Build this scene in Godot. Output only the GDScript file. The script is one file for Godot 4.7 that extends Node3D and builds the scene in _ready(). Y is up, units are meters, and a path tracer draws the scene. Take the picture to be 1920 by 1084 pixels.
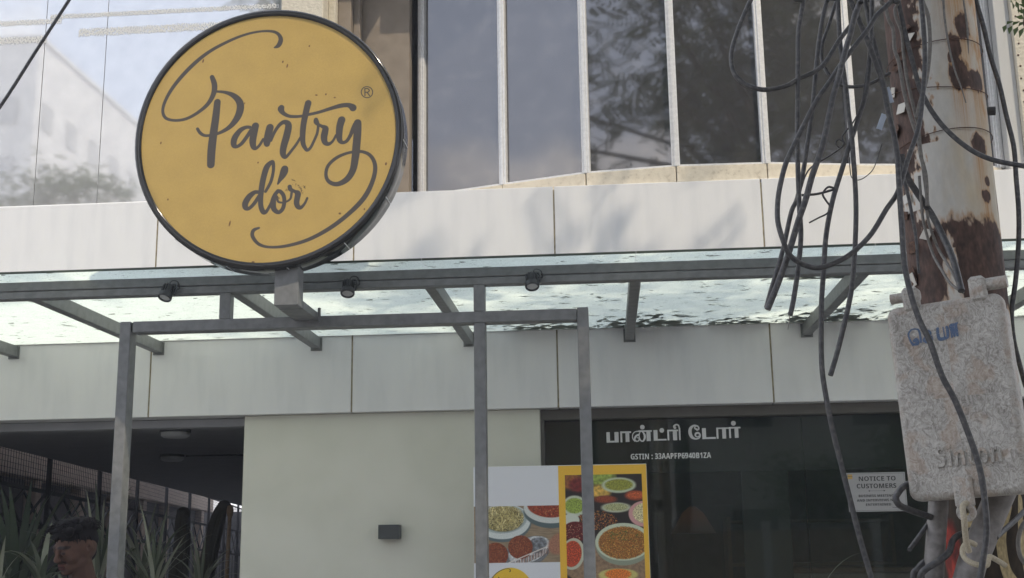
extends Node3D
# A shop front seen from the pavement: canopy, round sign, bow window above, cables on a rusted pole.

var M := {}
var rng := RandomNumberGenerator.new()
var taken := {}

# ---------------------------------------------------------------- naming
func numbered(called: String) -> String:
	var n: int = taken.get(called, 0)
	taken[called] = n + 1
	return called if n == 0 else "%s_%03d" % [called, n]

func tag(o: Node3D, label: String, category: String, group := "", kind := "") -> Node3D:
	if label: o.set_meta("label", label)
	if category: o.set_meta("category", category)
	if group: o.set_meta("group", group)
	if kind: o.set_meta("kind", kind)
	return o

func thing(called: String, label: String, category: String, at := Vector3.ZERO, group := "") -> Node3D:
	var o := Node3D.new()
	o.name = numbered(called)
	add_child(o)
	o.position = at
	return tag(o, label, category, group)

func obj(called: String, m: Mesh, material: Material, parent: Node3D = self, at := Vector3.ZERO) -> MeshInstance3D:
	var o := MeshInstance3D.new()
	o.name = numbered(called) if parent == self else called
	o.mesh = m
	o.material_override = material
	parent.add_child(o, true)
	o.position = at
	return o

func structure(called: String, m: Mesh, material: Material, at := Vector3.ZERO) -> MeshInstance3D:
	var o := obj(called, m, material, self, at)
	o.set_meta("kind", "structure")
	return o

# ---------------------------------------------------------------- meshes
func begin() -> SurfaceTool:
	var st := SurfaceTool.new()
	st.begin(Mesh.PRIMITIVE_TRIANGLES)
	st.set_smooth_group(-1)
	return st

func done(st: SurfaceTool) -> ArrayMesh:
	st.generate_normals()
	return st.commit()

func tri(st: SurfaceTool, a: Vector3, b: Vector3, c: Vector3, out: Vector3) -> void:
	if (c - a).cross(b - a).dot(out) < 0.0:
		var t := b
		b = c
		c = t
	st.add_vertex(a)
	st.add_vertex(b)
	st.add_vertex(c)

func quad(st: SurfaceTool, a: Vector3, b: Vector3, c: Vector3, d: Vector3, out: Vector3) -> void:
	tri(st, a, b, c, out)
	tri(st, a, c, d, out)

func add_box(st: SurfaceTool, lo: Vector3, hi: Vector3, b := 0.003, t := Transform3D()) -> void:
	var c := (lo + hi) / 2.0
	var h := (hi - lo) / 2.0
	b = minf(b, minf(h.x, minf(h.y, h.z)) * 0.6)
	var corner := func(s: Vector3, axis: int) -> Vector3:
		var p := h - Vector3.ONE * b
		p[axis] = h[axis]
		return t * (c + p * s)
	for axis in 3:
		var u := (axis + 1) % 3
		var w := (axis + 2) % 3
		for sgn in [-1.0, 1.0]:
			var q := []
			for k in [[-1, -1], [1, -1], [1, 1], [-1, 1]]:
				var s := Vector3.ZERO
				s[axis] = sgn
				s[u] = k[0]
				s[w] = k[1]
				q.append(corner.call(s, axis))
			var n := Vector3.ZERO
			n[axis] = sgn
			quad(st, q[0], q[1], q[2], q[3], t.basis * n)
		for su in [-1.0, 1.0]:
			for sw in [-1.0, 1.0]:
				var s0 := Vector3.ZERO
				s0[u] = su
				s0[w] = sw
				var s1 := s0
				s0[axis] = -1
				s1[axis] = 1
				var n := Vector3.ZERO
				n[u] = su
				n[w] = sw
				quad(st, corner.call(s0, u), corner.call(s1, u), corner.call(s1, w), corner.call(s0, w), t.basis * n)
	for k in 8:
		var s := Vector3(1 if k & 1 else -1, 1 if k & 2 else -1, 1 if k & 4 else -1)
		tri(st, corner.call(s, 0), corner.call(s, 1), corner.call(s, 2), t.basis * s)

func box(lo: Vector3, hi: Vector3, b := 0.003) -> ArrayMesh:
	var st := begin()
	add_box(st, lo, hi, b)
	return done(st)

func bar(a: Vector3, b: Vector3, w: float, h: float) -> ArrayMesh:   # a square bar from a to b
	var st := begin()
	add_bar(st, a, b, w, h)
	return done(st)

func add_bar(st: SurfaceTool, a: Vector3, b: Vector3, w: float, h: float) -> void:
	var d := (b - a)
	var z := d.normalized()
	var up := Vector3.UP if absf(z.y) < 0.9 else Vector3.BACK
	var x := up.cross(z).normalized()
	add_box(st, Vector3(-w / 2, -h / 2, -d.length() / 2), Vector3(w / 2, h / 2, d.length() / 2), minf(w, h) * 0.06, Transform3D(Basis(x, z.cross(x), z), (a + b) / 2))

func smooth(points: Array, steps: int) -> PackedVector3Array:
	var out := PackedVector3Array()
	var n := points.size()
	for i in n - 1:
		var p0: Vector3 = points[maxi(i - 1, 0)]
		var p1: Vector3 = points[i]
		var p2: Vector3 = points[i + 1]
		var p3: Vector3 = points[mini(i + 2, n - 1)]
		for k in steps:
			out.append(p1.cubic_interpolate(p2, p0, p3, float(k) / steps))
	out.append(points[n - 1])
	return out

func add_tube(st: SurfaceTool, pts: PackedVector3Array, r0: float, r1: float, sides := 8, cap := true) -> void:
	var rings := []
	var side := Vector3.ZERO
	st.set_smooth_group(1)
	for i in pts.size():
		var d := (pts[mini(i + 1, pts.size() - 1)] - pts[maxi(i - 1, 0)]).normalized()
		if side == Vector3.ZERO:
			side = d.cross(Vector3.UP if absf(d.y) < 0.9 else Vector3.RIGHT).normalized()
		side = (side - d * side.dot(d)).normalized()
		var other := d.cross(side)
		var r := lerpf(r0, r1, float(i) / (pts.size() - 1))
		var ring := []
		for k in sides:
			var a := TAU * k / sides
			ring.append(pts[i] + (side * cos(a) + other * sin(a)) * r)
		rings.append(ring)
	for i in pts.size() - 1:
		for k in sides:
			var l := (k + 1) % sides
			var out: Vector3 = rings[i][k] + rings[i][l] - pts[i] * 2.0
			quad(st, rings[i][k], rings[i][l], rings[i + 1][l], rings[i + 1][k], out)
	if cap:
		st.set_smooth_group(-1)
		for e in [0, pts.size() - 1]:
			var out := pts[0] - pts[1] if e == 0 else pts[e] - pts[e - 1]
			for k in sides:
				tri(st, pts[e], rings[e][k], rings[e][(k + 1) % sides], out)

func tube(points: Array, r0: float, r1 := -1.0, steps := 6, sides := 8) -> ArrayMesh:
	var st := begin()
	add_tube(st, smooth(points, steps), r0, r0 if r1 < 0 else r1, sides)
	st.index()
	return done(st)

func add_lathe(st: SurfaceTool, profile: Array, sides: int, t := Transform3D(), sm := 1) -> void:   # profile of Vector2(radius, y)
	st.set_smooth_group(sm)
	for i in profile.size() - 1:
		var p: Vector2 = profile[i]
		var q: Vector2 = profile[i + 1]
		var n2 := Vector2(q.y - p.y, p.x - q.x)
		for k in sides:
			var a := TAU * k / sides
			var b := TAU * (k + 1) / sides
			var f := func(v: Vector2, w: float) -> Vector3: return t * Vector3(v.x * sin(w), v.y, v.x * cos(w))
			var m := (a + b) / 2
			var out := t.basis * Vector3(n2.x * sin(m), n2.y, n2.x * cos(m))
			if p.x > 0: tri(st, f.call(p, a), f.call(p, b), f.call(q, b), out)
			if q.x > 0: tri(st, f.call(p, a), f.call(q, b), f.call(q, a), out)

func lathe(profile: Array, sides := 24, t := Transform3D(), sm := -1) -> ArrayMesh:
	var st := begin()
	add_lathe(st, profile, sides, t, sm)
	return done(st)

func flat_panel(w: float, h: float) -> QuadMesh:   # a print: centred sheet facing +z with its own 0..1 coordinates
	var q := QuadMesh.new()
	q.size = Vector2(w, h)
	return q

func text_mesh(s: String, size_m: float, depth: float, bold := true, family := "Droid Sans") -> TextMesh:
	var f := SystemFont.new()
	f.font_names = PackedStringArray([family])
	f.font_weight = 700 if bold else 400
	var t := TextMesh.new()
	t.font = f
	t.text = s
	t.font_size = 64
	t.pixel_size = size_m / 64.0
	t.depth = depth
	t.curve_step = 1.0
	return t

# ---------------------------------------------------------------- materials
func mat(called: String, c: Color, rough := 0.6, metal := 0.0) -> StandardMaterial3D:
	var m := StandardMaterial3D.new()
	m.resource_name = called
	m.albedo_color = c.linear_to_srgb()
	m.roughness = rough
	m.metallic = metal
	M[called] = m
	return m

func noise(seed_: int, freq: float, octaves := 4, kind := FastNoiseLite.TYPE_SIMPLEX_SMOOTH) -> FastNoiseLite:
	var n := FastNoiseLite.new()
	n.seed = seed_
	n.frequency = freq
	n.noise_type = kind
	n.fractal_octaves = octaves
	return n

func noise_tex(seed_: int, freq: float, ramp: Array, octaves := 4, size := 512) -> NoiseTexture2D:
	var t := NoiseTexture2D.new()
	t.width = size
	t.height = size
	t.seamless = true
	t.noise = noise(seed_, freq, octaves)
	if ramp:
		var g := Gradient.new()
		var offs := PackedFloat32Array()
		var cols := PackedColorArray()
		for r in ramp:
			offs.append(r[0])
			cols.append((r[1] as Color).linear_to_srgb())
		g.offsets = offs
		g.colors = cols
		t.color_ramp = g
	return t

func noisy(called: String, ramp: Array, rough: float, metres: float, freq: float, seed_: int, bump_cm := 0.0, metal := 0.0, octaves := 4) -> StandardMaterial3D:
	var m := mat(called, Color.WHITE, rough, metal)
	m.albedo_texture = noise_tex(seed_, freq, ramp, octaves)
	m.uv1_triplanar = true
	m.uv1_world_triplanar = true
	m.uv1_scale = Vector3.ONE / metres
	if bump_cm > 0.0:
		m.heightmap_enabled = true
		m.heightmap_texture = noise_tex(seed_ + 7, freq * 1.7, [], octaves)
		m.heightmap_scale = bump_cm
	return m

# ---------------------------------------------------------------- painted prints
func cover_strokes(w: int, h: int, k: float, off: Vector2, strokes: Array, rects := []) -> PackedFloat32Array:
	# strokes: arrays of Vector3(x, y, width) in drawing units; k pixels per unit
	var cov := PackedFloat32Array()
	cov.resize(w * h)
	for r in rects:
		for y in range(maxi(0, int((r.position.y - off.y) * k)), mini(h, int((r.end.y - off.y) * k) + 1)):
			for x in range(maxi(0, int((r.position.x - off.x) * k)), mini(w, int((r.end.x - off.x) * k) + 1)):
				cov[y * w + x] = 1.0
	for s in strokes:
		var line := smooth(s, 7) if s.size() > 1 else PackedVector3Array([s[0], s[0]])
		for i in line.size() - 1:
			var a := (Vector2(line[i].x, line[i].y) - off) * k
			var b := (Vector2(line[i + 1].x, line[i + 1].y) - off) * k
			var ra := line[i].z * k / 2
			var rb := line[i + 1].z * k / 2
			var r := maxf(ra, rb) + 1
			var ab := b - a
			var l2 := maxf(ab.length_squared(), 0.0001)
			for y in range(maxi(0, int(minf(a.y, b.y) - r)), mini(h, int(maxf(a.y, b.y) + r) + 2)):
				for x in range(maxi(0, int(minf(a.x, b.x) - r)), mini(w, int(maxf(a.x, b.x) + r) + 2)):
					var p := Vector2(x, y)
					var t := clampf((p - a).dot(ab) / l2, 0, 1)
					var c := clampf(lerpf(ra, rb, t) - p.distance_to(a + ab * t) + 0.5, 0, 1)
					if c > cov[y * w + x]: cov[y * w + x] = c
	return cov

func ink_material(called: String, w: int, h: int, cov: PackedFloat32Array, c: Color, rough := 0.6, worn: FastNoiseLite = null) -> StandardMaterial3D:
	var im := Image.create_empty(w, h, false, Image.FORMAT_RGBA8)
	var s := c.linear_to_srgb()
	for y in h:
		for x in w:
			var a := cov[y * w + x]
			if worn and a > 0: a *= clampf(1.0 + 1.5 * worn.get_noise_2d(x, y), 0, 1)
			im.set_pixel(x, y, Color(s.r, s.g, s.b, a))
	var m := mat(called, Color.WHITE, rough)
	m.albedo_texture = ImageTexture.create_from_image(im)
	m.transparency = BaseMaterial3D.TRANSPARENCY_ALPHA_SCISSOR
	m.alpha_scissor_threshold = 0.5
	m.texture_repeat = false
	return m

func print_material(called: String, im: Image, rough := 0.5) -> StandardMaterial3D:
	var m := mat(called, Color.WHITE, rough)
	m.albedo_texture = ImageTexture.create_from_image(im)
	m.texture_repeat = false
	return m

func lin(r: float, g: float, b: float) -> Color:   # a colour named by what it looks like on a screen
	return Color(r / 255, g / 255, b / 255)

func dish(im: Image, c: Vector2, rx: float, ry: float, col: Color, vary := 0.0, rot := 0.0, soft := 1.0, n: FastNoiseLite = null) -> void:
	var r := maxf(rx, ry) + 2
	for y in range(maxi(0, int(c.y - r)), mini(im.get_height(), int(c.y + r) + 1)):
		for x in range(maxi(0, int(c.x - r)), mini(im.get_width(), int(c.x + r) + 1)):
			var p := (Vector2(x, y) - c).rotated(-rot)
			var d := sqrt(p.x * p.x / (rx * rx) + p.y * p.y / (ry * ry))
			var a := clampf((1.0 - d) * minf(rx, ry) / soft + 0.5, 0, 1) * col.a
			if a > 0:
				var k := 1.0 + (vary * n.get_noise_2d(x, y) if n else 0.0)
				im.set_pixel(x, y, im.get_pixel(x, y).lerp(Color(col.r * k, col.g * k, col.b * k), a))

func strands(im: Image, c: Vector2, rx: float, ry: float, count: int, length: float, cols: Array, wide := 1.0) -> void:
	for i in count:
		var a := rng.randf() * TAU
		var q := sqrt(rng.randf())
		var p := c + Vector2(cos(a) * rx * q, sin(a) * ry * q)
		var d := rng.randf() * TAU
		var bend := rng.randf_range(-0.25, 0.25)
		var base: Color = cols[rng.randi() % cols.size()]
		var k := rng.randf_range(0.75, 1.15)
		for s in int(length * rng.randf_range(0.5, 1.2)):
			p += Vector2(cos(d), sin(d))
			d += bend * 0.4
			if ((p - c) / Vector2(rx, ry)).length() > 1.02: break
			for wx in int(ceil(wide)):
				var x := int(p.x) + wx
				var y := int(p.y)
				if x >= 0 and y >= 0 and x < im.get_width() and y < im.get_height():
					im.set_pixel(x, y, Color(base.r * k, base.g * k, base.b * k))

# ================================================================ scene
func _ready() -> void:
	rng.seed = 20
	# camera
	var cam := Camera3D.new()
	cam.name = "camera"
	cam.fov = 27.3
	cam.near = 0.05
	cam.far = 400.0
	cam.position = Vector3(0, 1.65, 0)
	cam.rotation_degrees = Vector3(12.153, 4.386, -0.856)
	add_child(cam)
	cam.current = true
	# sky, air and exposure
	var env := Environment.new()
	env.background_mode = Environment.BG_SKY
	env.sky = Sky.new()
	env.sky.sky_material = cloudy_sky()
	env.background_energy_multiplier = 1.0
	env.tonemap_mode = Environment.TONE_MAPPER_LINEAR
	env.tonemap_exposure = 2.4
	env.fog_enabled = true   # thin fog added to imitate a milky veil of lens glare
	env.fog_density = 0.0045
	env.fog_light_color = Color(0.95, 0.96, 1.0)
	env.sdfgi_enabled = true
	env.ssao_enabled = true
	env.ssil_enabled = true
	var we := WorldEnvironment.new()
	we.name = "environment"
	we.environment = env
	add_child(we)
	# the sun: high, in front of the shop and to the right
	var sun := DirectionalLight3D.new()
	sun.name = "sun"
	sun.light_color = Color(1.0, 0.94, 0.84)
	sun.light_energy = 0.5
	sun.light_angular_distance = 0.53
	sun.shadow_enabled = true
	add_child(sun)
	sun.look_at_from_position(Vector3(0.42, 0.80, 0.43), Vector3.ZERO, Vector3.UP)

	make_materials()
	make_ground()
	make_building()
	make_shop_room()
	make_carport()
	make_canopy()
	make_portal()
	make_round_sign()
	make_board()
	make_notice()
	make_pole()
	make_cables()
	make_plants()
	make_person()
	make_street()

func cloudy_sky() -> PanoramaSkyMaterial:
	var w := 1280
	var h := 640
	var im := Image.create_empty(w, h, false, Image.FORMAT_RGBF)
	var n := noise(5, 1.5, 5)
	var zenith := Color(0.34, 0.43, 0.62)
	var low := Color(0.80, 0.84, 0.90)
	for y in h:
		var el := (0.5 - (y + 0.5) / h) * PI
		var s := sin(el)
		for x in w:
			if s < -0.02:
				im.set_pixel(x, y, Color(0.32, 0.30, 0.28))
				continue
			var a := TAU * (x + 0.5) / w
			var d := Vector3(sin(a) * cos(el), s, -cos(a) * cos(el))
			var c := low.lerp(zenith, pow(clampf(s, 0, 1), 0.55))
			var f := n.get_noise_3d(d.x * 1.4, d.y * 2.6, d.z * 1.4) + 0.12 * n.get_noise_3d(d.x * 6, d.y * 9, d.z * 6)
			var k := smoothstep(0.02, 0.22, f + 0.10 * (1.0 - s))
			var fluff := 0.86 + 0.5 * n.get_noise_3d(d.x * 3 + 9, d.y * 5, d.z * 3)
			c = c.lerp(Color(1.06, 1.03, 1.0) * fluff, k * 0.9)
			im.set_pixel(x, y, c)
	var m := PanoramaSkyMaterial.new()
	m.panorama = ImageTexture.create_from_image(im)
	return m

func make_materials() -> void:
	noisy("white cladding", [[0.0, Color(0.66, 0.665, 0.675)], [0.5, Color(0.72, 0.72, 0.725)], [1.0, Color(0.74, 0.74, 0.74)]], 0.42, 1.9, 0.006, 3)
	M["white cladding"].uv1_scale = Vector3(1.6, 0.3, 1.6)   # faint upright rain marks
	noisy("cream wall paint", [[0.0, Color(0.60, 0.60, 0.52)], [1.0, Color(0.68, 0.675, 0.60)]], 0.7, 2.2, 0.006, 4, 0.05)
	noisy("beige plaster", [[0.0, Color(0.52, 0.48, 0.39)], [1.0, Color(0.66, 0.61, 0.51)]], 0.85, 0.8, 0.03, 5, 0.35)
	noisy("recess shade and door brown", [[0.0, Color(0.20, 0.165, 0.13)], [1.0, Color(0.27, 0.225, 0.18)]], 0.7, 1.2, 0.01, 6)  # brown of the inner door; on the recess it paints in shade
	noisy("cream stone ledge", [[0.0, Color(0.36, 0.31, 0.23)], [0.3, Color(0.62, 0.56, 0.45)], [1.0, Color(0.72, 0.66, 0.54)]], 0.7, 0.7, 0.02, 7, 0.1)
	noisy("grey steel paint", [[0.0, Color(0.14, 0.145, 0.145)], [0.45, Color(0.175, 0.181, 0.182)], [1.0, Color(0.215, 0.22, 0.22)]], 0.5, 0.5, 0.012, 8, 0.03)
	noisy("aluminium", [[0.0, Color(0.62, 0.62, 0.62)], [1.0, Color(0.80, 0.80, 0.80)]], 0.4, 0.4, 0.02, 9, 0.0, 0.25)
	noisy("sealant", [[0.0, Color(0.14, 0.115, 0.07)], [1.0, Color(0.36, 0.31, 0.20)]], 0.8, 0.6, 0.02, 35)
	mat("dark gap", Color(0.03, 0.03, 0.03), 0.9)
	# reflective coated glass with a little dust on it
	noisy("coated pane", [[0.0, Color(0.17, 0.168, 0.174)], [0.6, Color(0.185, 0.182, 0.187)], [1.0, Color(0.225, 0.215, 0.212)]], 0.035, 1.6, 0.012, 10, 0.0, 0.76)
	noisy("pale coated pane", [[0.0, Color(0.60, 0.605, 0.62)], [1.0, Color(0.68, 0.685, 0.69)]], 0.03, 1.4, 0.012, 11, 0.0, 0.66)
	var g := mat("shop glass", Color(0.010, 0.020, 0.012, 1), 0.02)
	g.albedo_color.a = 0.35
	g.transparency = BaseMaterial3D.TRANSPARENCY_ALPHA
	noisy("dark green board", [[0.0, Color(0.040, 0.056, 0.040)], [1.0, Color(0.060, 0.078, 0.058)]], 0.5, 1.0, 0.01, 12)
	noisy("brown grey header", [[0.0, Color(0.10, 0.095, 0.082)], [1.0, Color(0.13, 0.122, 0.105)]], 0.6, 1.0, 0.01, 13)
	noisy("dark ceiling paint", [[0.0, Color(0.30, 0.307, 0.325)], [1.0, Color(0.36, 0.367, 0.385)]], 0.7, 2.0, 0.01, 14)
	noisy("dark room wall", [[0.0, Color(0.20, 0.15, 0.11)], [1.0, Color(0.28, 0.22, 0.17)]], 0.7, 1.0, 0.01, 15)
	noisy("asphalt", [[0.0, Color(0.04, 0.04, 0.042)], [1.0, Color(0.075, 0.073, 0.07)]], 0.9, 1.2, 0.05, 16, 0.4)
	noisy("paving", [[0.0, Color(0.32, 0.305, 0.28)], [1.0, Color(0.46, 0.44, 0.41)]], 0.9, 1.5, 0.03, 17, 0.3)
	noisy("concrete", [[0.0, Color(0.24, 0.235, 0.22)], [1.0, Color(0.36, 0.35, 0.33)]], 0.9, 1.2, 0.02, 18, 0.3)
	noisy("bark", [[0.0, Color(0.035, 0.026, 0.02)], [1.0, Color(0.13, 0.10, 0.075)]], 0.95, 0.5, 0.02, 19, 1.5)
	noisy("black cable", [[0.0, Color(0.026, 0.026, 0.029)], [0.5, Color(0.046, 0.046, 0.05)], [0.75, Color(0.085, 0.083, 0.08)], [1.0, Color(0.16, 0.15, 0.135)]], 0.5, 0.12, 0.02, 20)
	noisy("grey cable", [[0.0, Color(0.10, 0.095, 0.09)], [1.0, Color(0.24, 0.225, 0.20)]], 0.55, 0.1, 0.02, 21)
	noisy("cream rope", [[0.0, Color(0.30, 0.26, 0.19)], [1.0, Color(0.52, 0.47, 0.36)]], 0.8, 0.05, 0.03, 22)
	cast_metal()
	noisy("galvanised pipe", [[0.0, Color(0.13, 0.122, 0.117)], [1.0, Color(0.30, 0.285, 0.275)]], 0.55, 0.2, 0.02, 24, 0.05, 0.3)
	noisy("rust", [[0.0, Color(0.045, 0.024, 0.016)], [0.6, Color(0.10, 0.055, 0.038)], [1.0, Color(0.20, 0.11, 0.06)]], 0.9, 0.12, 0.02, 25, 0.25)
	mat("gloss black rim", Color(0.018, 0.018, 0.018), 0.12)
	mat("black fitting", Color(0.045, 0.047, 0.05), 0.45)
	mat("lens", Color(0.55, 0.56, 0.55), 0.08)
	mat("charcoal lamp", Color(0.055, 0.062, 0.064), 0.5)
	mat("white board", Color(0.78, 0.79, 0.83), 0.35)
	noisy("neighbour plaster", [[0.0, Color(0.50, 0.40, 0.33)], [1.0, Color(0.64, 0.53, 0.45)]], 0.9, 1.5, 0.02, 26)
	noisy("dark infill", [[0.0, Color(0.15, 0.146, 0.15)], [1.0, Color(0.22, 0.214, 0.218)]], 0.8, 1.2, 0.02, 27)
	mat("fence iron", Color(0.05, 0.05, 0.054), 0.6)
	mat("opal plastic", Color(0.62, 0.64, 0.66), 0.35)
	mat("white wall", Color(0.86, 0.86, 0.85), 0.8)
	mat("pale blind", Color(0.6, 0.61, 0.62), 0.6)
	mat("ochre wall", Color(0.30, 0.24, 0.17), 0.85)
	mat("pale grey wall", Color(0.5, 0.5, 0.49), 0.8)
	mat("window glass far", Color(0.05, 0.06, 0.075), 0.05)
	noisy("bare wood", [[0.0, Color(0.30, 0.20, 0.12)], [1.0, Color(0.46, 0.34, 0.22)]], 0.8, 0.3, 0.02, 28)
	noisy("cactus skin", [[0.0, Color(0.07, 0.07, 0.05)], [1.0, Color(0.17, 0.16, 0.13)]], 0.9, 0.2, 0.03, 29, 0.6)

func cast_metal() -> void:   # weathered cast aluminium: pale oxide bloom combed over grey metal, a few brown stains
	var n := 640
	var im := Image.create_empty(n, n, false, Image.FORMAT_RGB8)
	var a := noise(231, 0.012, 3)
	var b := noise(232, 0.035, 4)
	var c := noise(233, 0.11, 3)
	var d := noise(234, 0.006, 3)
	for y in n:
		for x in n:
			var wx := x + 26.0 * a.get_noise_2d(x, y) + 5.0 * b.get_noise_2d(x * 2, y)
			var wy := y + 26.0 * a.get_noise_2d(x + 500, y) + 5.0 * b.get_noise_2d(x, y * 2 + 300)
			var v := 0.55 + 0.55 * b.get_noise_2d(wx * 1.7, wy * 0.9) + 0.45 * c.get_noise_2d(wx * 1.2, wy * 0.7) + 0.25 * d.get_noise_2d(x, y)
			var col := Color(0.19, 0.175, 0.155).lerp(Color(0.52, 0.505, 0.47), clampf(v, 0, 1))
			col = col.lerp(Color(0.36, 0.25, 0.17), clampf(d.get_noise_2d(x + 900, y) * 1.6 - 0.25, 0, 0.35))
			im.set_pixel(x, y, col.linear_to_srgb())
	var m := mat("cast box", Color.WHITE, 0.62, 0.1)
	m.albedo_texture = ImageTexture.create_from_image(im)
	m.uv1_triplanar = true
	m.uv1_scale = Vector3.ONE / 0.26
	m.heightmap_enabled = true
	m.heightmap_texture = noise_tex(235, 0.05, [], 4)
	m.heightmap_scale = 0.05

func make_ground() -> void:
	structure("ground", box(Vector3(-200, -0.4, -200), Vector3(200, -0.16, 200), 0.0), M["paving"])
	structure("road", box(Vector3(-150, -0.16, 0.9), Vector3(150, -0.12, 6.2), 0.0), M["asphalt"])
	structure("pavement", box(Vector3(-60, -0.158, -8.9), Vector3(60, 0.0, 0.9), 0.01), M["paving"])
	structure("far_pavement", box(Vector3(-150, -0.158, 6.2), Vector3(150, 0.0, 9.0), 0.01), M["paving"])

# ---------------------------------------------------------------- the building
func make_building() -> void:
	var b := thing("shop_building", "white clad shop building with bow window and dark glass shop front", "building", Vector3(0, 0, -9))
	b.position = Vector3.ZERO
	# the wide white fascia: one cladding panel beside the next with open joints
	obj("fascia_backing", box(Vector3(-7.5, 2.70, -9.35), Vector3(4.6, 4.39, -9.03), 0.0), M["sealant"], b)
	var joints := [-6.75, -5.145, -3.543, -1.941, -0.351, 1.261, 2.87, 4.6]
	for i in joints.size() - 1:
		var st := begin()
		add_box(st, Vector3(joints[i] + 0.006, 2.665, -9.03), Vector3(joints[i + 1] - 0.006, 4.41, -9.0), 0.003)
		add_box(st, Vector3(joints[i] + 0.006, 4.382, -9.30), Vector3(joints[i + 1] - 0.006, 4.41, -9.0305), 0.002)
		add_box(st, Vector3(joints[i] + 0.006, 2.665, -9.20), Vector3(joints[i + 1] - 0.006, 2.69, -9.0305), 0.002)
		obj("fascia_panel", done(st), M["white cladding"], b)
		if i > 0:
			obj("joint_sealant", box(Vector3(joints[i] - 0.0055, 2.667, -9.029), Vector3(joints[i] + 0.0055, 4.381, -9.0025), 0.001), M["sealant"], b)
	# cream wall pier beside the carport
	obj("pier_wall", box(Vector3(-2.795, -0.1, -9.6), Vector3(-0.497, 2.664, -9.06), 0.006), M["cream wall paint"], b)
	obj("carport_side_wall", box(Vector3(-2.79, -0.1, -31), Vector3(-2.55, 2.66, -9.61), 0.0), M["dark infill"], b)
	# shop front: header, glass, inner board frame
	var front := Node3D.new()
	front.name = "shop_front"
	b.add_child(front)
	obj("header", box(Vector3(-0.496, 2.585, -9.30), Vector3(4.6, 2.664, -9.12), 0.004), M["brown grey header"], front)
	obj("jamb", box(Vector3(-0.496, -0.1, -9.30), Vector3(-0.470, 2.584, -9.12), 0.003), M["brown grey header"], front)
	for p in [[-0.468, 1.479], [1.485, 3.3], [3.306, 4.6]]:
		obj("glass_pane", box(Vector3(p[0], 0.0, -9.212), Vector3(p[1], 2.584, -9.20), 0.001), M["shop glass"], front)
	obj("board_rail", box(Vector3(-0.468, 2.178, -9.34), Vector3(4.6, 2.60, -9.30), 0.003), M["dark green board"], front)
	for p in [[-0.468, 0.312], [1.02, 1.372], [2.45, 2.8]]:
		obj("board_post", box(Vector3(p[0], 0.0, -9.341), Vector3(p[1], 2.177, -9.30), 0.003), M["dark green board"], front)
	# shop name and tax number stuck on the glass
	var nm := obj("shop_name_lettering", flat_panel(1.155, 0.371), shop_name_ink(), front, Vector3(0.527, 2.41, -9.197))
	nm.set_meta("label", "grey Tamil shop name on the dark glass")
	var tx := text_mesh("GSTIN : 33AAPFP6940B1ZA", 0.058, 0.001)
	var gm := mat("grey vinyl", Color(0.74, 0.75, 0.74), 0.5)
	var gt := obj("tax_number_lettering", tx, gm, front, Vector3(0.487, 2.297, -9.197))
	gt.scale = Vector3(1.0, 1.0, 1.0)
	fit_width(gt, tx, 0.607)
	# upper floor: left glazing in three panes
	for p in [[-6.6, -4.634], [-4.63, -4.097], [-4.093, -2.60]]:
		var pane := obj("glazing_pane", box(Vector3(p[0], 4.40, -9.09), Vector3(p[1], 7.2, -9.075), 0.001), M["pale coated pane"], b)
	obj("glazing_base", box(Vector3(-6.6, 4.405, -9.074), Vector3(-2.59, 4.43, -9.05), 0.003), M["white cladding"], b)
	var tape := tape_material()
	for p in [[-6.4, -4.5, 6.06, 0.06], [-4.34, -2.62, 5.945, 0.085], [-6.4, -4.62, 5.90, 0.075], [-4.6, -2.62, 6.10, 0.05]]:
		obj("tape_residue", flat_panel(p[1] - p[0], p[3]), tape, b, Vector3((p[0] + p[1]) / 2, p[2], -9.073))
	# beige column; stepped recess in a brown that stands for its shade
	obj("column", box(Vector3(-2.58, 4.36, -9.4), Vector3(-2.225, 7.2, -9.0), 0.008), M["beige plaster"], b)
	obj("column_return", box(Vector3(-2.224, 4.36, -9.4), Vector3(-2.165, 7.2, -9.18), 0.006), M["beige plaster"], b)
	obj("recess_step", box(Vector3(-2.164, 4.36, -9.45), Vector3(-2.05, 7.2, -9.27), 0.006), M["recess shade and door brown"], b)
	obj("recess_step", box(Vector3(-2.049, 4.36, -9.5), Vector3(-1.99, 7.2, -9.36), 0.006), M["recess shade and door brown"], b)
	obj("recess_wall", box(Vector3(-1.989, 4.36, -9.6), Vector3(-1.578, 7.2, -9.46), 0.004), M["recess shade and door brown"], b)
	obj("added_shade_slab", box(Vector3(-2.6, 6.88, -9.455), Vector3(-1.45, 7.0, -8.9), 0.01), M["beige plaster"], b)  # unseen slab, added and shaped to shade the recess
	# bow window: mullions on a curve, one pane between each two
	var mull := [Vector2(-1.66, -9.72), Vector2(-1.488, -9.60), Vector2(-0.772, -9.352), Vector2(-0.088, -9.13), Vector2(0.616, -9.04), Vector2(1.319, -9.06), Vector2(2.03, -9.19), Vector2(2.62, -9.27), Vector2(3.21, -9.40)]
	var win := Node3D.new()
	win.name = "bow_window"
	b.add_child(win)
	var sill_y := 4.545
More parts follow.
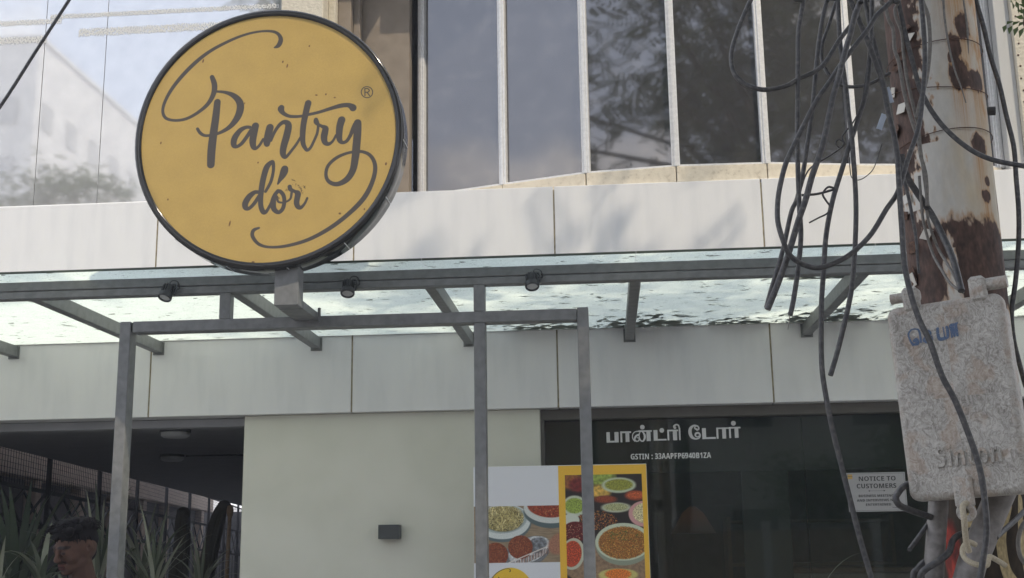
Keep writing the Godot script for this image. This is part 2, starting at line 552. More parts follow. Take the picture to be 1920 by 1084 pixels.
	for i in mull.size():
		var p: Vector2 = mull[i]
		var before: Vector2 = mull[maxi(i - 1, 0)]
		var after: Vector2 = mull[mini(i + 1, mull.size() - 1)]
		var along := (after - before).normalized()
		if i > 0:
			var st := begin()
			var t := Transform3D(Basis(Vector3(along.x, 0, along.y), Vector3.UP, Vector3(along.x, 0, along.y).cross(Vector3.UP)), Vector3(p.x, 0, p.y))
			add_box(st, Vector3(-0.032, sill_y - 0.005, -0.05), Vector3(0.032, 7.0, 0.028), 0.004, t)
			add_box(st, Vector3(-0.012, sill_y - 0.004, 0.0281), Vector3(0.012, 7.0, 0.036), 0.002, t)
			obj("mullion", done(st), M["aluminium"], win)
		if i < mull.size() - 1:
			var d := (after - p)
			var u := d.normalized()
			var t2 := Transform3D(Basis(Vector3(u.x, 0, u.y), Vector3.UP, Vector3(u.x, 0, u.y).cross(Vector3.UP)), Vector3((p.x + after.x) / 2, 0, (p.y + after.y) / 2))
			var hl := d.length() / 2
			var st := begin()
			add_box(st, Vector3(-hl + 0.02, sill_y - 0.005, -0.022), Vector3(hl - 0.02, 7.0, -0.012), 0.001, t2)
			obj("pane", done(st), M["coated pane"], win)
			var rail := begin()
			add_box(rail, Vector3(-hl + 0.028, sill_y - 0.005, -0.0118), Vector3(hl - 0.028, sill_y + 0.012, 0.022), 0.003, t2)
			obj("bottom_rail", done(rail), M["aluminium"], win)
			var sl := begin()
			add_box(sl, Vector3(-hl + 0.002, 4.412, -0.2), Vector3(hl - 0.002, sill_y - 0.006, 0.035), 0.004, t2)
			obj("ledge_stone", done(sl), M["cream stone ledge"], win)
	obj("bow_head", box(Vector3(-1.3, 7.01, -9.6), Vector3(3.4, 7.5, -8.9), 0.01), M["cream stone ledge"], win)
	# right hand jamb and cream wall with a row of rusted screws
	obj("side_jamb", box(Vector3(3.25, 4.36, -9.5), Vector3(3.37, 7.2, -9.28), 0.004), M["pale grey wall"], b)
	var side := obj("side_wall", box(Vector3(3.372, 4.36, -9.5), Vector3(4.6, 7.2, -9.24), 0.006), M["beige plaster"], b)
	for k in 14:
		obj("rusted_screw", lathe([Vector2(0.0, 0.006), Vector2(0.006, 0.004), Vector2(0.009, 0.0)], 8, Transform3D(Basis(Vector3.RIGHT, PI / 2), Vector3(3.40 + rng.randf_range(-0.008, 0.008), 4.5 + k * 0.105 + rng.randf_range(-0.015, 0.015), -9.2395))), M["rust"], side)
	# the mass behind and above, so the place is closed from other sides too
	obj("upper_wall", box(Vector3(-7.5, 7.2, -31), Vector3(4.6, 10.2, -9.05), 0.01), M["white cladding"], b)
	obj("upper_core", box(Vector3(-7.5, 2.95, -31), Vector3(4.6, 7.19, -9.75), 0.0), M["dark infill"], b)

func fit_width(o: MeshInstance3D, t: TextMesh, w: float) -> void:
	var a := t.get_aabb()
	o.scale.x = w / maxf(a.size.x, 0.001)

func tape_material() -> StandardMaterial3D:   # torn residue of an adhesive strip
	var w := 640
	var h := 40
	var im := Image.create_empty(w, h, false, Image.FORMAT_RGBA8)
	var n := noise(31, 0.09, 4)
	for y in h:
		for x in w:
			var e := minf(y, h - 1 - y) / 8.0
			var a := 1.0 if n.get_noise_2d(x * 2.0, y * 0.9) + minf(e, 1.0) * 0.55 - 0.38 > 0.0 else 0.0
			im.set_pixel(x, y, Color(0.80, 0.80, 0.79, a))
	var m := print_material("tape residue", im, 0.9)
	m.transparency = BaseMaterial3D.TRANSPARENCY_ALPHA_SCISSOR
	m.alpha_scissor_threshold = 0.5
	return m

func R(x0: float, y0: float, x1: float, y1: float) -> Rect2:
	return Rect2(x0, y0, x1 - x0, y1 - y0)

func shop_name_ink() -> StandardMaterial3D:
	var rects := [R(92, 178, 135, 308), R(92, 288, 245, 308), R(195, 178, 245, 308), R(268, 172, 290, 308), R(268, 172, 405, 192), R(335, 172, 380, 305),
		R(500, 165, 668, 183), R(600, 165, 650, 300), R(690, 165, 738, 297), R(690, 278, 850, 297), R(865, 165, 885, 297), R(865, 165, 1000, 182), R(935, 165, 985, 297), R(1010, 150, 1028, 297),
		R(1303, 155, 1350, 290), R(1303, 268, 1470, 290), R(1482, 150, 1505, 288), R(1482, 150, 1640, 167), R(1555, 150, 1600, 288), R(1640, 147, 1662, 285), R(1640, 147, 1785, 165), R(1710, 147, 1757, 283)]
	var V := func(a: float, b: float, c: float) -> Vector3: return Vector3(a, b, c)
	var strokes := [
		[Vector3(448, 300, 10), Vector3(424, 265, 12), Vector3(424, 215, 12), Vector3(455, 180, 13), Vector3(505, 174, 14)],
		[Vector3(505, 215, 22), Vector3(466, 235, 26), Vector3(446, 275, 22), Vector3(472, 300, 16), Vector3(500, 290, 14), Vector3(502, 262, 12), Vector3(480, 255, 10)],
		[Vector3(520, 178, 12), Vector3(505, 230, 13), Vector3(520, 285, 16), Vector3(550, 300, 18), Vector3(575, 262, 26), Vector3(573, 215, 26), Vector3(548, 178, 14)],
		[Vector3(550, 122, 58), Vector3(550, 123, 58)], [Vector3(795, 168, 58), Vector3(795, 169, 58)], [Vector3(1700, 98, 60), Vector3(1700, 99, 60)],
		[Vector3(962, 140, 34), Vector3(952, 120, 26), Vector3(980, 100, 20), Vector3(1008, 112, 18), Vector3(1019, 155, 18)],
		[Vector3(1238, 168, 24), Vector3(1212, 150, 18), Vector3(1222, 126, 16), Vector3(1255, 132, 16), Vector3(1262, 160, 20), Vector3(1240, 172, 24)],
		[Vector3(1250, 125, 18), Vector3(1205, 116, 22), Vector3(1160, 150, 36), Vector3(1150, 205, 42), Vector3(1170, 260, 38), Vector3(1215, 285, 20), Vector3(1260, 275, 18), Vector3(1276, 240, 18), Vector3(1255, 212, 24), Vector3(1222, 218, 24), Vector3(1216, 245, 18), Vector3(1240, 262, 14), Vector3(1262, 250, 14)]]
	var k := 0.5
	return ink_material("shop name ink", 960, 308, cover_strokes(960, 308, k, Vector2.ZERO, strokes, rects), Color(0.68, 0.69, 0.68), 0.5)

func make_shop_room() -> void:
	# the dim room behind the glass
	structure("room_floor", box(Vector3(-0.49, -0.1, -15), Vector3(4.6, 0.0, -9.22), 0.0), M["dark room wall"])
	structure("room_ceiling", box(Vector3(-0.49, 2.70, -15), Vector3(4.6, 2.94, -9.36), 0.0), M["dark room wall"])
	structure("room_back_wall", box(Vector3(-0.49, 0.0, -15.2), Vector3(4.6, 2.7, -15.0), 0.0), M["dark room wall"])
	structure("room_left_wall", box(Vector3(-0.7, 0.0, -15), Vector3(-0.495, 2.7, -9.61), 0.0), M["dark room wall"])
	structure("room_right_wall", box(Vector3(4.61, -0.1, -15), Vector3(4.8, 7.2, -9.0), 0.0), M["pale grey wall"])
	# pendant lamp that glows in the doorway
	var lamp := thing("pendant_lamp", "dim warm conical pendant lamp glowing behind the dark shop glass", "lamp", Vector3(0.80, 1.735, -11.6))
	var shade := mat("lamp shade", Color(0.40, 0.37, 0.32), 0.8)
	shade.backlight_enabled = true
	shade.backlight = Color(0.62, 0.56, 0.5)
	obj("lamp_shade", lathe([Vector2(0.03, 0.25), Vector2(0.10, 0.19), Vector2(0.20, 0.02), Vector2(0.215, 0.0), Vector2(0.195, 0.004), Vector2(0.09, 0.17), Vector2(0.02, 0.235)], 28), shade, lamp)
	obj("cord", tube([Vector3(0, 0.24, 0), Vector3(0, 0.87, 0)], 0.004), M["black fitting"], lamp)
	var glow := mat("bulb glow", Color(0.9, 0.7, 0.4), 0.4)
	glow.emission_enabled = true
	glow.emission = Color(1.0, 0.72, 0.42)
	glow.emission_energy_multiplier = 0.25
	obj("bulb", lathe([Vector2(0.0, 0.05), Vector2(0.025, 0.07), Vector2(0.03, 0.10), Vector2(0.015, 0.14), Vector2(0.0, 0.145)], 16), glow, lamp)
	var l := OmniLight3D.new()
	l.name = "lamp_light"
	l.light_color = Color(1.0, 0.86, 0.66)
	l.light_energy = 0.007
	l.light_size = 0.03
	l.omni_range = 8.0
	l.omni_attenuation = 2.0
	l.shadow_enabled = true
	lamp.add_child(l)
	l.position = Vector3(0, 0.09, 0)
	# inner door, shelf unit and counter, only just visible
	var door := thing("inner_door", "dark brown inner door with pale hinges deep in the shop", "door", Vector3(0.95, 0, -13.4))
	obj("leaf", box(Vector3(-0.42, 0.0, -0.03), Vector3(0.42, 2.05, 0.03), 0.004), M["recess shade and door brown"], door)
	obj("inset_panel", box(Vector3(-0.26, 1.15, 0.031), Vector3(0.26, 1.9, 0.045), 0.006), M["dark room wall"], door)
	obj("handle", tube([Vector3(0.34, 1.0, 0.03), Vector3(0.34, 1.0, 0.08), Vector3(0.24, 1.0, 0.08)], 0.01), M["aluminium"], door)
	var shelf := thing("shelf_unit", "low wooden shelf unit behind the right hand glass", "shelf", Vector3(2.0, 0, -12.5))
	for s in [-0.8, 0.8]:
		obj("side_panel", box(Vector3(s - 0.02, 0, -0.2), Vector3(s + 0.02, 1.9, 0.2)), M["bare wood"], shelf)
	for k in 5:
		obj("shelf_board", box(Vector3(-0.779, 0.15 + k * 0.42, -0.2), Vector3(0.779, 0.18 + k * 0.42, 0.2)), M["bare wood"], shelf)
	var counter := thing("shop_counter", "pale counter standing behind the right hand shop glass", "counter", Vector3(2.3, 0, -11.0))
	obj("counter_front", box(Vector3(-0.75, 0, -0.3), Vector3(0.75, 1.38, 0.3), 0.01), M["beige plaster"], counter)
	obj("counter_top", box(Vector3(-0.8, 1.381, -0.35), Vector3(0.8, 1.42, 0.35), 0.006), M["bare wood"], counter)

# ---------------------------------------------------------------- carport, fence, neighbour wall
func make_carport() -> void:
	var b: Node3D = get_node("shop_building")
	# the carport ceiling ends along a slanting boundary
	var st := begin()
	var e0 := Vector3(-6.03, 0, -11.5)
	var e1 := Vector3(-9.6, 0, -33.0)
	var lo := 2.69
	var q := [Vector3(-5.55, lo, -9.04), e0 + Vector3(0, lo, 0), e1 + Vector3(0, lo, 0), Vector3(-2.55, lo, -33), Vector3(-2.55, lo, -9.04)]
	for i in range(1, 4):
		tri(st, q[0], q[i], q[i + 1], Vector3.DOWN)
		tri(st, q[0] + Vector3(0, 0.25, 0), q[i] + Vector3(0, 0.25, 0), q[i + 1] + Vector3(0, 0.25, 0), Vector3.UP)
	for i in 5:
		var a: Vector3 = q[i]
		var c: Vector3 = q[(i + 1) % 5]
		quad(st, a, c, c + Vector3(0, 0.25, 0), a + Vector3(0, 0.25, 0), (a + c) / 2 - Vector3(-5, lo, -20))
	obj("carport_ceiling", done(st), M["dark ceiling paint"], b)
	obj("carport_beam", box(Vector3(-5.5, 2.60, -9.35), Vector3(-2.796, 2.664, -9.21), 0.004), M["dark ceiling paint"], b)
	var places := [Vector3(-4.81, 2.689, -12.98), Vector3(-3.78, 2.689, -10.25)]
	var labels := ["round opal ceiling lamp under the dark carport ceiling, the deeper one", "round opal ceiling lamp under the carport ceiling, close behind the white fascia"]
	for i in 2:
		var c := thing("ceiling_lamp", labels[i], "ceiling lamp", places[i], "ceiling lamps in the carport")
		obj("lamp_base", lathe([Vector2(0.0, 0.0), Vector2(0.135, 0.0), Vector2(0.135, -0.025), Vector2(0.0, -0.026)], 28), M["charcoal lamp"], c)
		obj("diffuser", lathe([Vector2(0.125, -0.0265), Vector2(0.122, -0.055), Vector2(0.10, -0.07), Vector2(0.0, -0.072)], 28), M["opal plastic"], c)
	tag(obj("ceiling_conduit", tube([Vector3(-4.66, 2.676, -13.0), Vector3(-3.6, 2.676, -13.1), Vector3(-2.8, 2.676, -13.15)], 0.011), M["black fitting"]), "thin black conduit running from the deeper carport ceiling lamp", "conduit")
	# boundary fence running away along the side of the plot, sinking with the ramp
	var f := thing("lattice_fence", "black iron fence with crossed bars and wire mesh beside the carport", "fence")
	var top0 := Vector3(-6.35, 2.40, -11.6)
	var top1 := Vector3(-10.1, 2.10, -33.0)
	var n := 26
	var rail_d := [0.0, -0.40]
	for d in rail_d + [-1.7]:
		obj("rail", bar(top0 + Vector3(0, d, 0), top1 + Vector3(0, d * 1.55, 0), 0.035, 0.045), M["fence iron"], f)
	obj("top_rail", bar(top0 + Vector3(0, 0.62, 0), top1 + Vector3(0, 0.62, 0), 0.03, 0.03), M["fence iron"], f)
	var at := func(u: float, h: float) -> Vector3:
		var p := top0.lerp(top1, u)
		p.y += h * lerpf(1.0, 1.55, u)
		return p
	for k in n:
		var u0 := float(k) / n
		var u1 := float(k + 1) / n
		obj("cross_bar", bar(at.call(u0, -0.02), at.call(u1, -0.38), 0.02, 0.03), M["fence iron"], f)
		obj("cross_bar", bar(at.call(u1, -0.02) + Vector3(0.022, 0, 0), at.call(u0, -0.38) + Vector3(0.022, 0, 0), 0.02, 0.03), M["fence iron"], f)
		if k % 3 == 0:
			obj("post", bar(at.call(u0, 0.66) + Vector3(0.05, 0, 0), at.call(u0, -2.3) + Vector3(0.05, 0, 0), 0.05, 0.05), M["fence iron"], f)
	var wire := begin()
	for k in 230:
		var u := k / 230.0
		add_bar(wire, at.call(u, 0.0) + Vector3(0.01, 0, 0), at.call(u, 0.0) + Vector3(0.01, 0.62, 0), 0.0045, 0.0045)
	for k in 9:
		add_bar(wire, top0 + Vector3(-0.005, 0.06 + 0.062 * k, 0), top1 + Vector3(-0.005, 0.06 + 0.062 * k, 0), 0.0045, 0.0045)
	obj("wire_mesh", done(wire), M["fence iron"], f).set_meta("kind", "stuff")
	var base := begin()
	for k in 40:
		add_bar(base, at.call(k / 40.0, -0.42), at.call(k / 40.0, -1.68), 0.016, 0.016)
	obj("upright_bars", done(base), M["fence iron"], f).set_meta("kind", "stuff")
	# neighbour's wall behind the fence: cream beam and columns, dark infill
	var w := thing("boundary_wall", "neighbouring wall with cream beam and columns around dark panels, behind the fence", "wall")
	var off := Vector3(-0.9, 0, 0.1)
	var a0 := top0 + off + (top0 - top1) * 0.25
	var a1 := top1 + off
	obj("wall_panel", bar(Vector3(a0.x - 0.25, 0.75, a0.z), Vector3(a1.x - 0.25, 0.75, a1.z), 0.12, 4.4), M["dark infill"], w)
	obj("cream_beam", bar(Vector3(a0.x - 0.1, 2.87, a0.z), Vector3(a1.x - 0.1, 2.87, a1.z), 0.28, 0.40), M["neighbour plaster"], w)
	for k in 11:
		var u := (k + 0.35) / 11.0
		var p: Vector3 = a0.lerp(a1, u)
		obj("wall_column", box(Vector3(p.x - 0.16, -1.2, p.z - 0.09), Vector3(p.x + 0.02, 2.66, p.z + 0.09), 0.01), M["neighbour plaster"], w)
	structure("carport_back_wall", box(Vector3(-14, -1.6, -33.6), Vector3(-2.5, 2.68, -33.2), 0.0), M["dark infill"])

# ---------------------------------------------------------------- canopy
func canopy_glass(seed_: int, dirt: float) -> StandardMaterial3D:
	# pale greenish film on the glass with washed-up grime that has ragged edges
	var m := mat("canopy glass %d" % seed_, Color.WHITE, 0.6)
	m.metallic_specular = 0.2
	var w := 512
	var im := Image.create_empty(w, w, false, Image.FORMAT_RGB8)
	var a := noise(seed_, 0.011, 5)
	var b := noise(seed_ + 1, 0.05, 3)
	var c := noise(seed_ + 2, 0.13, 2)
	var pale := lin(228, 237, 231)
	var dark := lin(92, 98, 90)
	for y in w:
		for x in w:
			var p := a.get_noise_2d(x * 0.8, y * 1.6)
			var fine := b.get_noise_2d(x * 0.7, y * 1.7)
			var v := smoothstep(0.56 - dirt, 0.60 - dirt, p + 0.35 * fine) * 0.85
			v = maxf(v, smoothstep(0.60, 0.66, fine + 0.15 * p) * 0.7)
			v = maxf(v, smoothstep(0.40, 0.52, c.get_noise_2d(x * 2.2 + 700, y * 3.2)) * 0.5)
			v = maxf(v, smoothstep(0.62, 0.70, c.get_noise_2d(x * 0.7, y * 1.3)) * 0.4)
			var col := pale.lerp(lin(220, 231, 224), clampf(0.5 + p, 0, 1)).lerp(dark, v)
			im.set_pixel(x, y, col)
	m.albedo_texture = ImageTexture.create_from_image(im)
	m.backlight_enabled = true
	m.backlight = Color(1.225, 1.235, 1.225)
	return m

func silt_material() -> StandardMaterial3D:
	var w := 384
	var h := 128
	var im := Image.create_empty(w, h, false, Image.FORMAT_RGBA8)
	var a := noise(301, 0.013, 4)
	var b := noise(302, 0.09, 3)
	for y in h:
		for x in w:
			var edge := 0.30 * sin(PI * x / w) + 0.55 * (1.0 - float(y) / h) - 0.43
			var v := edge + 0.75 * a.get_noise_2d(x, y * 1.7) + 0.16 * b.get_noise_2d(x, y * 1.6)
			var k := 1.0 + 0.5 * b.get_noise_2d(x + 300, y)
			im.set_pixel(x, y, Color(0.26 * k, 0.25 * k, 0.20 * k, 1.0 if v > 0.02 else 0.0))
	var m := print_material("silt", im, 0.9)
	m.transparency = BaseMaterial3D.TRANSPARENCY_ALPHA_SCISSOR
	m.alpha_scissor_threshold = 0.5
	return m

func make_canopy() -> void:
	var c := thing("glass_canopy", "grey steel canopy with leaf stained glass panes along the white fascia", "canopy")
	var xs := [-5.92, -4.66, -3.482, -2.222, -1.026, 0.203, 1.535, 2.78, 4.02]
	obj("front_beam", box(Vector3(-6.1, 3.200, -6.88), Vector3(4.2, 3.256, -6.80), 0.004), M["grey steel paint"], c)
	obj("front_beam", box(Vector3(-6.1, 3.152, -6.88), Vector3(4.2, 3.197, -6.803), 0.004), M["grey steel paint"], c)
	for x in xs:
		var r := obj("rafter", box(Vector3(x - 0.033, 3.165, -8.992), Vector3(x + 0.033, 3.254, -6.881), 0.004), M["grey steel paint"], c)
		obj("end_plate", box(Vector3(x - 0.045, 3.15, -8.999), Vector3(x + 0.045, 3.253, -8.993), 0.001), M["grey steel paint"], r)
	var glass := [canopy_glass(41, 0.0), canopy_glass(51, 0.04), canopy_glass(61, 0.08)]
	var which := [0, 0, 0, 0, 1, 1, 2, 2]
	for i in xs.size() - 1:
		var st := begin()
		var x0: float = xs[i] + 0.001
		var x1: float = xs[i + 1] - 0.001
		for v in [[x0, -8.985, 0.0, 1.0], [x1, -6.60, 1.0, 0.0], [x0, -6.60, 0.0, 0.0], [x0, -8.985, 0.0, 1.0], [x1, -8.985, 1.0, 1.0], [x1, -6.60, 1.0, 0.0]]:
			st.set_uv(Vector2(v[2] * 1.25 + 0.37 * i, v[3] * 2.3 + 0.21 * i))
			st.set_normal(Vector3.UP)
			st.add_vertex(Vector3(v[0], 3.262, v[1]))
		var pane := obj("glass_pane", st.commit(), glass[which[i]], c)
		obj("glass_edge", box(Vector3(x0, 3.2585, -6.6), Vector3(x1, 3.272, -6.594), 0.001), M["dark green board"], pane)
	obj("wall_flashing", box(Vector3(-6.0, 3.2625, -9.0), Vector3(4.1, 3.285, -8.984), 0.001), M["brown grey header"], c)
	# silt and rotten leaves washed against the wall and the rafters on top of the right hand panes
	var silt := silt_material()
	for q in [[-0.75, -0.05, 0.34], [-0.04, 0.72, 0.52], [0.73, 1.28, 0.30], [1.29, 2.02, 0.55], [2.03, 2.75, 0.55]]:
		var o := obj("washed_silt", flat_panel(q[1] - q[0], q[2]), silt, c, Vector3((q[0] + q[1]) / 2, 3.2655 + 0.0006 * q[2], -8.98 + q[2] / 2))
		o.rotation.x = -PI / 2
	var o2 := obj("washed_silt", flat_panel(0.5, 0.2), silt, c, Vector3(1.36, 3.2662, -7.35))
	o2.rotation.x = -PI / 2
	# leaves that have dropped on the glass
	var leaf := begin()
	tri(leaf, Vector3(-0.05, 0, 0), Vector3(0, 0.004, 0.016), Vector3(0.055, 0, 0), Vector3.UP)
	tri(leaf, Vector3(-0.05, 0, 0), Vector3(0, 0.004, -0.016), Vector3(0.055, 0, 0), Vector3.UP)
	var mm := MultiMesh.new()
	mm.transform_format = MultiMesh.TRANSFORM_3D
	mm.mesh = done(leaf)
	mm.instance_count = 190
	for i in 190:
		var x := rng.randf_range(-5.5, 3.9)
		var z := -8.95 + pow(rng.randf(), 1.6) * 2.3
		if i % 3 == 0: x = rng.randf_range(-0.6, 2.4)
		mm.set_instance_transform(i, Transform3D(Basis(Vector3.UP, rng.randf() * TAU).scaled(Vector3.ONE * rng.randf_range(0.35, 1.1)), Vector3(x, 3.2645 + rng.randf() * 0.002, z)))
	var lv := MultiMeshInstance3D.new()
	lv.name = "fallen_leaves"
	lv.multimesh = mm
	lv.material_override = noisy("dry leaf", [[0.0, Color(0.05, 0.035, 0.02)], [1.0, Color(0.13, 0.10, 0.05)]], 0.8, 0.4, 0.02, 33)
	add_child(lv)
	tag(lv, "small dry leaves scattered over the canopy glass", "leaves", "", "stuff")
	# three finned spotlights on the front beam
	var spots := [Vector3(-2.571, 3.147, -6.72), Vector3(-1.481, 3.138, -6.72), Vector3(-0.40, 3.145, -6.72)]
	var says := ["black finned spotlight on the canopy beam left of the round sign's bracket", "black finned spotlight on the canopy beam just right of the round sign's bracket", "black finned spotlight on the canopy beam above the portal's right hand bay"]
	var lean := [0.16, -0.02, -0.06]
	for i in 3:
		var s := thing("spotlight", says[i], "spotlight", spots[i], "spotlights under the canopy beam")
		s.scale = Vector3.ONE * 0.86
		s.position += Vector3(0, 0.005, -0.011)
		var t := Transform3D(Basis.from_euler(Vector3(-0.42, 0, -lean[i])), Vector3.ZERO)
		obj("lamp_housing", lathe([Vector2(0.0, 0.058), Vector2(0.026, 0.056), Vector2(0.032, 0.048), Vector2(0.033, 0.0), Vector2(0.036, -0.012), Vector2(0.046, -0.018), Vector2(0.049, -0.05), Vector2(0.045, -0.058), Vector2(0.039, -0.056), Vector2(0.036, -0.048)], 28, t), M["black fitting"], s)
		obj("lens", lathe([Vector2(0.037, -0.0485), Vector2(0.02, -0.050), Vector2(0.0, -0.0505)], 24, t), M["lens"], s)
		for k in 12:
			var st := begin()
			add_box(st, Vector3(-0.002, -0.008, 0.030), Vector3(0.002, 0.048, 0.043), 0.0005, t * Transform3D(Basis(Vector3.UP, TAU * k / 12), Vector3.ZERO))
			obj("cooling_fin", done(st), M["black fitting"], s)
		obj("bracket", tube([Vector3(0.046, -0.02, -0.01), Vector3(0.056, 0.02, -0.02), Vector3(0.045, 0.06, -0.05), Vector3(0.01, 0.07, -0.083)], 0.007), M["black fitting"], s)
		obj("flex", tube([Vector3(0.0, 0.055, -0.02), Vector3(0.025, 0.085, -0.03), Vector3(0.06, 0.075, -0.04), Vector3(0.068, 0.03, -0.05), Vector3(0.03, 0.04, -0.081)], 0.004), M["black fitting"], s)

func make_portal() -> void:
	var p := thing("entrance_portal", "dark grey square tube portal frame standing under the canopy beam", "portal frame")
	var g: Material = M["grey steel paint"]
	var z0 := -6.9
	var z1 := -6.8
	obj("top_rail", box(Vector3(-2.8, 2.925, z0), Vector3(-0.146, 2.992, z1), 0.004), g, p)
	obj("post", box(Vector3(-2.878, 0.0, z0), Vector3(-2.811, 2.992, z1 + 0.0015), 0.004), g, p)
	obj("post", box(Vector3(-0.749, 0.0, z0 - 0.001), Vector3(-0.683, 2.924, z1 + 0.0015), 0.004), g, p)
	obj("post", box(Vector3(-0.145, 0.0, z0), Vector3(-0.079, 2.998, z1 + 0.0015), 0.004), g, p)
	obj("hanger", box(Vector3(-2.274, 2.993, z0 + 0.03), Vector3(-2.207, 3.151, z1), 0.003), g, p)
	obj("hanger", box(Vector3(-0.749, 2.993, z0 + 0.03), Vector3(-0.683, 3.151, z1), 0.003), g, p)
	for q in [[-2.844, 0.05], [-0.716, 0.05], [-0.112, 0.05]]:
		obj("foot_plate", box(Vector3(q[0] - 0.08, 0.0, -6.93), Vector3(q[0] + 0.08, 0.008, -6.77), 0.002), g, p)

# ---------------------------------------------------------------- round sign
func sp(x: float, y: float, w: float) -> Vector3:   # drawing units of the lettering -> units on the disc, levelled
	var u := (x - 546.0) / 494.0
	var v := (y - 545.5) / 487.5
	return Vector3(512 + (u + 0.029 * v) * 512, 512 + (v + 0.0425 * u) * 512, w * 1.04)

func sl(a: Array) -> Array:
	var out := []
	for i in range(0, a.size(), 3): out.append(sp(a[i], a[i + 1], a[i + 2]))
	return out

func near(ox: float, oy: float, k: float, a: Array) -> Array:   # a stroke drawn at a larger scale k with its corner at (ox, oy)
	var out := []
	for i in range(0, a.size(), 3): out.append(sp(ox + a[i] * k, oy + a[i + 1] * k, a[i + 2] * k))
	return out

func script_strokes() -> Array:
	var out := [
		sl([572, 187, 6, 588, 178, 18, 597, 155, 18, 588, 133, 13, 565, 121, 11, 520, 120, 9, 460, 132, 10, 390, 160, 12, 310, 205, 14, 240, 265, 16, 180, 335, 15, 145, 395, 13, 133, 440, 12, 145, 470, 12, 180, 480, 11, 225, 474, 12, 270, 450, 13, 310, 415, 16, 332, 375, 20, 336, 338, 22, 326, 306, 18]),
		sl([335, 364, 9, 375, 367, 12, 410, 380, 20, 434, 405, 27, 438, 435, 29, 425, 472, 26, 395, 508, 18, 350, 533, 12, 305, 541, 11, 283, 531, 13, 271, 514, 12]),
		sl([348, 407, 26, 342, 470, 29, 333, 540, 31, 327, 600, 32, 325, 655, 30]),
		sl([886, 596, 30, 882, 625, 29, 872, 675, 26, 848, 712, 23, 812, 730, 18, 782, 722, 15, 769, 697, 13, 777, 660, 13, 810, 628, 13, 858, 608, 11, 908, 604, 12, 942, 622, 14, 957, 662, 16, 946, 718, 17, 912, 783, 19, 852, 845, 17, 780, 900, 16, 700, 943, 14, 620, 967, 12, 555, 973, 10, 512, 962, 12, 488, 933, 14, 491, 910, 14, 512, 900, 8])]
	for s in [[155, 160, 110, 115, 320, 105, 75, 520, 100, 58, 700, 95, 65, 850, 80, 100, 930, 65, 135, 965, 55, 190, 920, 48, 250, 800, 46, 300, 680, 46, 320, 560, 46],
			[140, 360, 50, 320, 320, 52, 540, 250, 62, 700, 205, 75, 820, 195, 78, 890, 225, 105, 905, 242, 120],
			[283, 445, 72, 288, 480, 88, 318, 525, 60, 370, 552, 52, 440, 590, 90, 435, 640, 110, 415, 740, 112, 430, 830, 90, 490, 860, 62, 560, 810, 44, 615, 710, 40],
			[712, 450, 125, 680, 560, 118, 668, 690, 110, 675, 790, 90, 720, 835, 60, 790, 810, 58, 850, 720, 62, 900, 600, 70, 930, 520, 60],
			[978, 500, 125, 975, 620, 130, 965, 760, 130, 950, 900, 132, 940, 1000, 130]]: out.append(near(667.2, 375.3, 0.2309, s))
	for s in [[440, 395, 55, 370, 395, 62, 270, 450, 85, 180, 580, 105, 165, 690, 95, 215, 725, 60, 300, 670, 62, 390, 550, 66, 450, 450, 60],
			[530, 370, 120, 500, 520, 120, 485, 640, 115, 500, 730, 90, 540, 755, 55, 600, 700, 48, 660, 600, 45],
			[775, 398, 125, 745, 520, 125, 725, 640, 120, 725, 680, 100],
			[790, 620, 50, 850, 480, 55, 930, 360, 62, 1010, 305, 75, 1075, 330, 100, 1085, 400, 115, 1050, 560, 120, 1010, 700, 115, 990, 820, 105, 1010, 890, 80, 1050, 895, 55, 1130, 800, 48, 1220, 680, 46, 1290, 560, 40],
			[968, 58, 100, 960, 85, 105, 1000, 150, 72, 1090, 200, 58, 1200, 210, 52, 1320, 200, 48, 1450, 170, 45]]: out.append(near(375.3, 417.0, 0.2308, s))
	for s in [[370, 630, 55, 310, 635, 66, 230, 700, 90, 170, 800, 95, 175, 870, 80, 230, 880, 55, 310, 800, 58, 380, 690, 55],
			[480, 620, 45, 560, 470, 50, 600, 300, 48, 598, 185, 56, 575, 160, 60, 500, 240, 90, 450, 400, 90, 420, 560, 88, 405, 720, 80, 410, 850, 78, 445, 935, 75, 490, 930, 55, 545, 840, 45, 580, 760, 40],
			[775, 270, 110, 765, 310, 120, 740, 370, 100, 700, 440, 60, 670, 500, 30],
			[670, 612, 60, 620, 680, 65, 595, 790, 90, 610, 890, 80, 680, 940, 60, 745, 880, 62, 768, 770, 60, 755, 680, 62, 710, 622, 60, 670, 612, 60],
			[655, 700, 40, 670, 770, 34, 720, 790, 30, 790, 780, 30, 860, 730, 34, 880, 640, 40],
			[850, 545, 66, 866, 588, 64, 930, 618, 52, 975, 650, 90, 965, 720, 88, 955, 790, 85, 975, 850, 75, 1020, 865, 55, 1080, 800, 40, 1118, 720, 35]]: out.append(near(417.0, 604.7, 0.2501, s))
	return out

